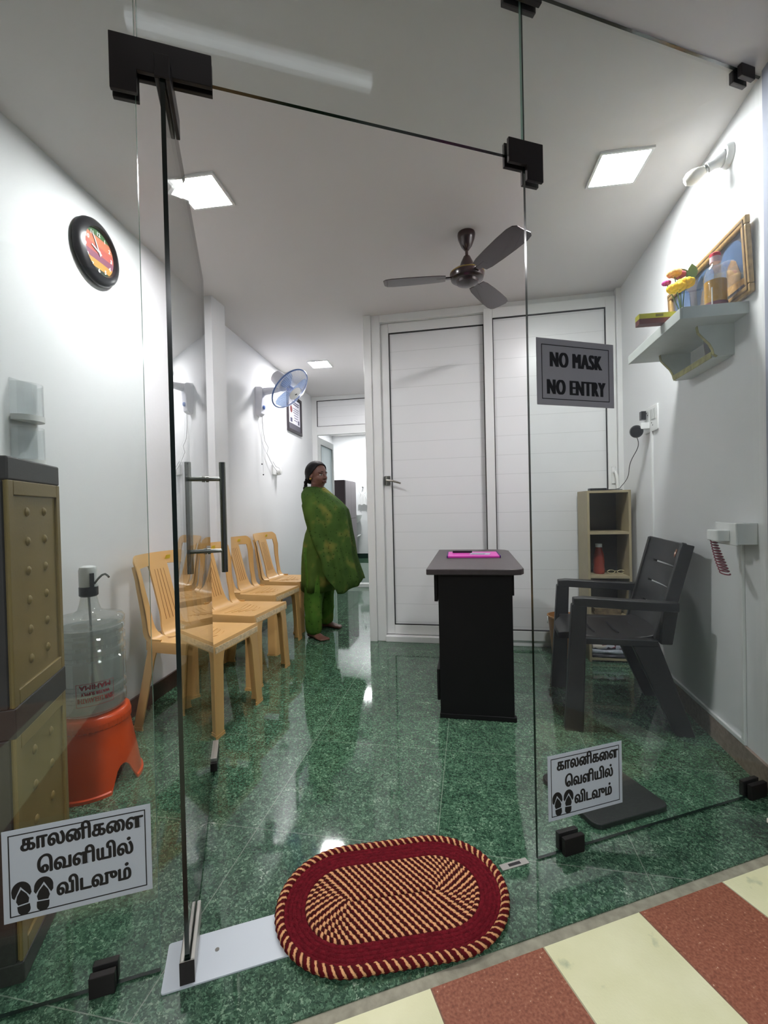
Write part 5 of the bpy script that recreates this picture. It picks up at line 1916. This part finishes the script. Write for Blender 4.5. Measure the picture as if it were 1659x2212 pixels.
sm = body.modifiers.new('soften', 'SMOOTH')
sm.factor = 0.5
sm.iterations = 3
bpy.context.view_layer.update()
me = bpy.data.meshes.new_from_object(body.evaluated_get(bpy.context.evaluated_depsgraph_get()))
me.shade_smooth()
body.modifiers.clear()
body.data = me
if not me.materials:
    me.materials.append(SKIN)
body.parent = pw

# --- face details
EYEW = mat('eye_white', (190, 180, 172), 0.3)
IRIS = mat('dark_iris', (20, 14, 12), 0.2)
LIPM = mat('lips', (92, 48, 46), 0.45)
for s in (-1, 1):
    M = HM_ @ Matrix.Translation((0.0705, s*0.030, -0.006)) @ Matrix.Rotation(s*0.38, 4, 'Z')
    e_ = MB()
    e_.ball((0, 0, 0), (0.006, 0.0145, 0.0072), 14, M.to_3x3().to_4x4())
    for v in e_.bm.verts:
        v.co += M.translation
    e_.build('eye', EYEW, pw)
    e_ = MB()
    e_.ball((0, 0, 0), (0.0035, 0.0062, 0.0064), 12, M.to_3x3().to_4x4())
    for v in e_.bm.verts:
        v.co += M @ Vector((0.0042, 0.002*s*0, 0))
    e_.build('iris', IRIS, pw)
    e_ = MB()
    e_.tube([HM_ @ Vector(p) for p in ((0.082, s*0.010, 0.016), (0.0815, s*0.026, 0.0215), (0.070, s*0.044, 0.017), (0.060, s*0.052, 0.011))], [0.0025, 0.0036, 0.003, 0.0015], 6)
    e_.build('eyebrow', HAIRM, pw)
    e_ = MB()
    e_.tube([HM_ @ Vector(p) for p in ((0.077, s*0.014, -0.004), (0.0775, s*0.028, 0.0025), (0.069, s*0.043, -0.001))], [0.0012, 0.002, 0.0014], 6)
    e_.build('eyelid_line', IRIS, pw)
    e_ = MB()
    e_.ball(HM_ @ Vector((0.0, s*0.084, -0.038)), 0.0095, 12)
    e_.build('earring', mat('gold', (214, 170, 90), 0.25, metal=1.0) if 'gold' not in bpy.data.materials else bpy.data.materials['gold'], pw)
e_ = MB()
e_.tube([HM_ @ Vector(p) for p in ((0.080, -0.024, -0.0625), (0.0925, -0.009, -0.0575), (0.0925, 0.0, -0.059), (0.0925, 0.009, -0.0575), (0.080, 0.024, -0.0625))], [0.002, 0.0042, 0.0036, 0.0042, 0.002], 8)
e_.tube([HM_ @ Vector(p) for p in ((0.080, -0.022, -0.0645), (0.091, -0.008, -0.071), (0.091, 0.008, -0.071), (0.080, 0.022, -0.0645))], [0.002, 0.0052, 0.0052, 0.002], 8)
e_.build('lips', LIPM, pw)

# --- hair: close cap combed back from the forehead, plait down the neck
hb = bmesh.new()
bmesh.ops.create_uvsphere(hb, u_segments=120, v_segments=80, radius=1.0)
kill = []
for v in hb.verts:
    p = Vector((-0.013+v.co.x*0.099, v.co.y*0.0815, 0.020+v.co.z*0.0955))
    line = [(-0.2, -0.055), (-0.062, -0.055), (-0.030, -0.026), (-0.005, 0.004), (0.02, 0.026), (0.05, 0.046), (0.075, 0.058), (0.092, 0.070), (0.2, 0.2)]
    for (za, xa), (zb, xb) in zip(line, line[1:]):
        if za <= p.z <= zb:
            hx = xa+(xb-xa)*(p.z-za)/(zb-za)
    if p.x > hx or (p.z < -0.066 and p.x > -0.06):
        kill.append(v)
    v.co = p
bmesh.ops.delete(hb, geom=kill, context='VERTS')
res = bmesh.ops.solidify(hb, geom=hb.faces[:], thickness=-0.006)
for v in hb.verts:
    v.co = HM_ @ v.co
me = bpy.data.meshes.new('hair')
hb.to_mesh(me)
hb.free()
me.materials.append(HAIRM)
me.shade_smooth()
o = bpy.data.objects.new('hair', me)
COL.objects.link(o)
o.parent = pw
b = MB()
for k in range(9):
    q = k/8
    c = Vector((-0.118-0.028*math.sin(q*2.2), -0.012+0.012*(k % 2), 1.352-0.20*q))
    b.ball(c, (0.019-0.007*q, 0.021-0.007*q, 0.021), 10)
b.ball(HM_ @ Vector((-0.085, 0, -0.035)), (0.036, 0.048, 0.042), 14)
b.build('plait', HAIRM, o, 60)
b = MB()
b.tube([Vector((-0.035+0.066*math.cos(a), 0.005+0.063*math.sin(a), 1.232+0.018*math.cos(a))) for a in [2*PI*k/28 for k in range(28)]], 0.0028, 6, True)
b.build('necklace', bpy.data.materials['gold'], pw)

# --- tunic
S_ = 0.000786


def zx(v):
    return (v-352)*0.00079


def zy(v):
    return (2055-v)*S_


b = MB()
rings = []
n = 56
for y_, xl, xrr, hw in ((452, 236, 330, 0.075), (480, 205, 372, 0.115), (520, 165, 430, 0.172), (560, 150, 478, 0.195), (620, 143, 530, 0.205), (700, 145, 585, 0.205), (800, 165, 600, 0.200), (870, 188, 588, 0.192), (905, 186, 575, 0.192), (960, 165, 575, 0.205), (1050, 146, 570, 0.222), (1200, 127, 550, 0.228), (1320, 122, 530, 0.232), (1460, 119, 512, 0.236), (1565, 118, 500, 0.238)):
    x0, x1, z = zx(xl), zx(xrr), zy(y_)
    k = max(0, (y_-900)/660)
    ring = []
    for i in range(n):
        a = 2*PI*i/n
        f = 1+0.055*k*math.sin(a*7+0.6)+0.03*k*math.sin(a*11+y_*0.004)
        c, s = math.cos(a), math.sin(a)
        ring.append(Vector(((x0+x1)/2+(x1-x0)/2*c*(1 if abs(c) > 0.97 else min(1.0, f)), 0.022+hw*s*f, z+0.004*k*math.sin(a*7))))
    rings.append(ring)
b.loft(rings, False, False)
o = b.build('tunic', KURTA, pw, 60)
so = o.modifiers.new('thickness', 'SOLIDIFY')
so.thickness = 0.004
for s, pts in ((-1, ((-0.045, -0.130, 1.145), (-0.042, -0.160, 1.10), (-0.027, -0.170, 1.0), (-0.010, -0.172, 0.915), (0.045, -0.150, 0.87), (0.095, -0.120, 0.828))), (1, ((-0.045, 0.17, 1.145), (-0.042, 0.20, 1.10), (-0.027, 0.21, 1.0), (-0.010, 0.212, 0.915), (0.045, 0.19, 0.875), (0.095, 0.157, 0.845)))):
    b = MB()
    b.tube(pts, [0.07, 0.072, 0.063, 0.058, 0.052, 0.046], 18)
    b.build('sleeve', KURTA, pw, 60)

# --- trousers gathered at the ankles
for y, cx, lab in ((NL, -0.045, 0), (FL, -0.05, 1)):
    b = MB()
    rings = []
    for z, rx, ry, yy in ((0.75, 0.095, 0.10, 0.62), (0.55, 0.092, 0.098, 0.75), (0.40, 0.082, 0.09, 0.88), (0.28, 0.074, 0.082, 0.96), (0.19, 0.070, 0.078, 1.0), (0.168, 0.074, 0.082, 1.0), (0.150, 0.069, 0.078, 1.0), (0.10, 0.068, 0.076, 1.0), (0.065, 0.064, 0.072, 1.0), (0.045, 0.058, 0.062, 1.0), (0.040, 0.050, 0.052, 1.0)):
        ring = []
        for i in range(40):
            a = 2*PI*i/40
            f = 1+0.05*math.sin(a*6+z*14+lab)+0.03*math.sin(a*9-z*20)
            if z < 0.06:
                f = 1+0.04*math.sin(a*10)
            ring.append(Vector((cx+0.010*(z > 0.3)+rx*f*math.cos(a), y*yy+ry*f*math.sin(a), z+0.006*math.sin(a*2+lab))))
        rings.append(ring)
    b.loft(rings, False, False)
    o = b.build('trouser_leg', SALW, pw, 60)
    so = o.modifiers.new('thickness', 'SOLIDIFY')
    so.thickness = 0.003

# --- scarf draped over both shoulders and down the front
lv = [(446, 214, 372, 0.088), (470, 205, 398, 0.125), (520, 206, 452, 0.188), (560, 214, 500, 0.212), (610, 228, 556, 0.226), (660, 240, 604, 0.234), (700, 250, 637, 0.238), (760, 266, 652, 0.240), (830, 282, 663, 0.242), (920, 304, 674, 0.246), (1050, 350, 697, 0.250), (1200, 424, 716, 0.250), (1300, 440, 746, 0.248), (1400, 446, 782, 0.246), (1460, 452, 800, 0.245), (1520, 478, 776, 0.240), (1575, 492, 742, 0.232)]


def drape(y_):
    for (a, b_) in zip(lv, lv[1:]):
        if a[0] <= y_ <= b_[0]:
            q = (y_-a[0])/(b_[0]-a[0])
            return [a[k]+(b_[k]-a[k])*q for k in (1, 2, 3)]
    return lv[-1][1:]


b = MB()
rings = []
NT, NZ = 64, 60
for j in range(NZ+1):
    row = []
    for i in range(NT+1):
        tt = i/NT
        a = PI*tt
        # the cloth ends lower in front than at the near side
        endy = 1345+230*min(1, tt/0.09)
        if tt > 0.09:
            endy = 1575-115*min(1, (tt-0.09)/0.41)**1.5
        y_ = 446+(endy-446)*j/NZ
        xs, xf, hw = drape(y_)
        x0, x1 = zx(xs), zx(xf)
        k = max(0, (y_-520)/1050)
        rip = (0.25+k)*(0.018*math.sin(a*11+0.8+0.7*k)+0.010*math.sin(a*23+y_*0.004))*(0.55+0.45*math.sin(a))
        px = x0+(x1-x0)*math.sin(a)**0.85+rip*math.sin(a)*0.35*(1-k*0.2)
        if px > x1:
            px = x1
        py = 0.022-(hw+rip)*math.cos(a)
        row.append(Vector((px, py, zy(y_)+0.006*k*math.sin(a*9))))
    rings.append(row)
b.loft(rings, closed=False)
o = b.build('scarf', DUPA, pw, 80)
so = o.modifiers.new('thickness', 'SOLIDIFY')
so.thickness = 0.0025
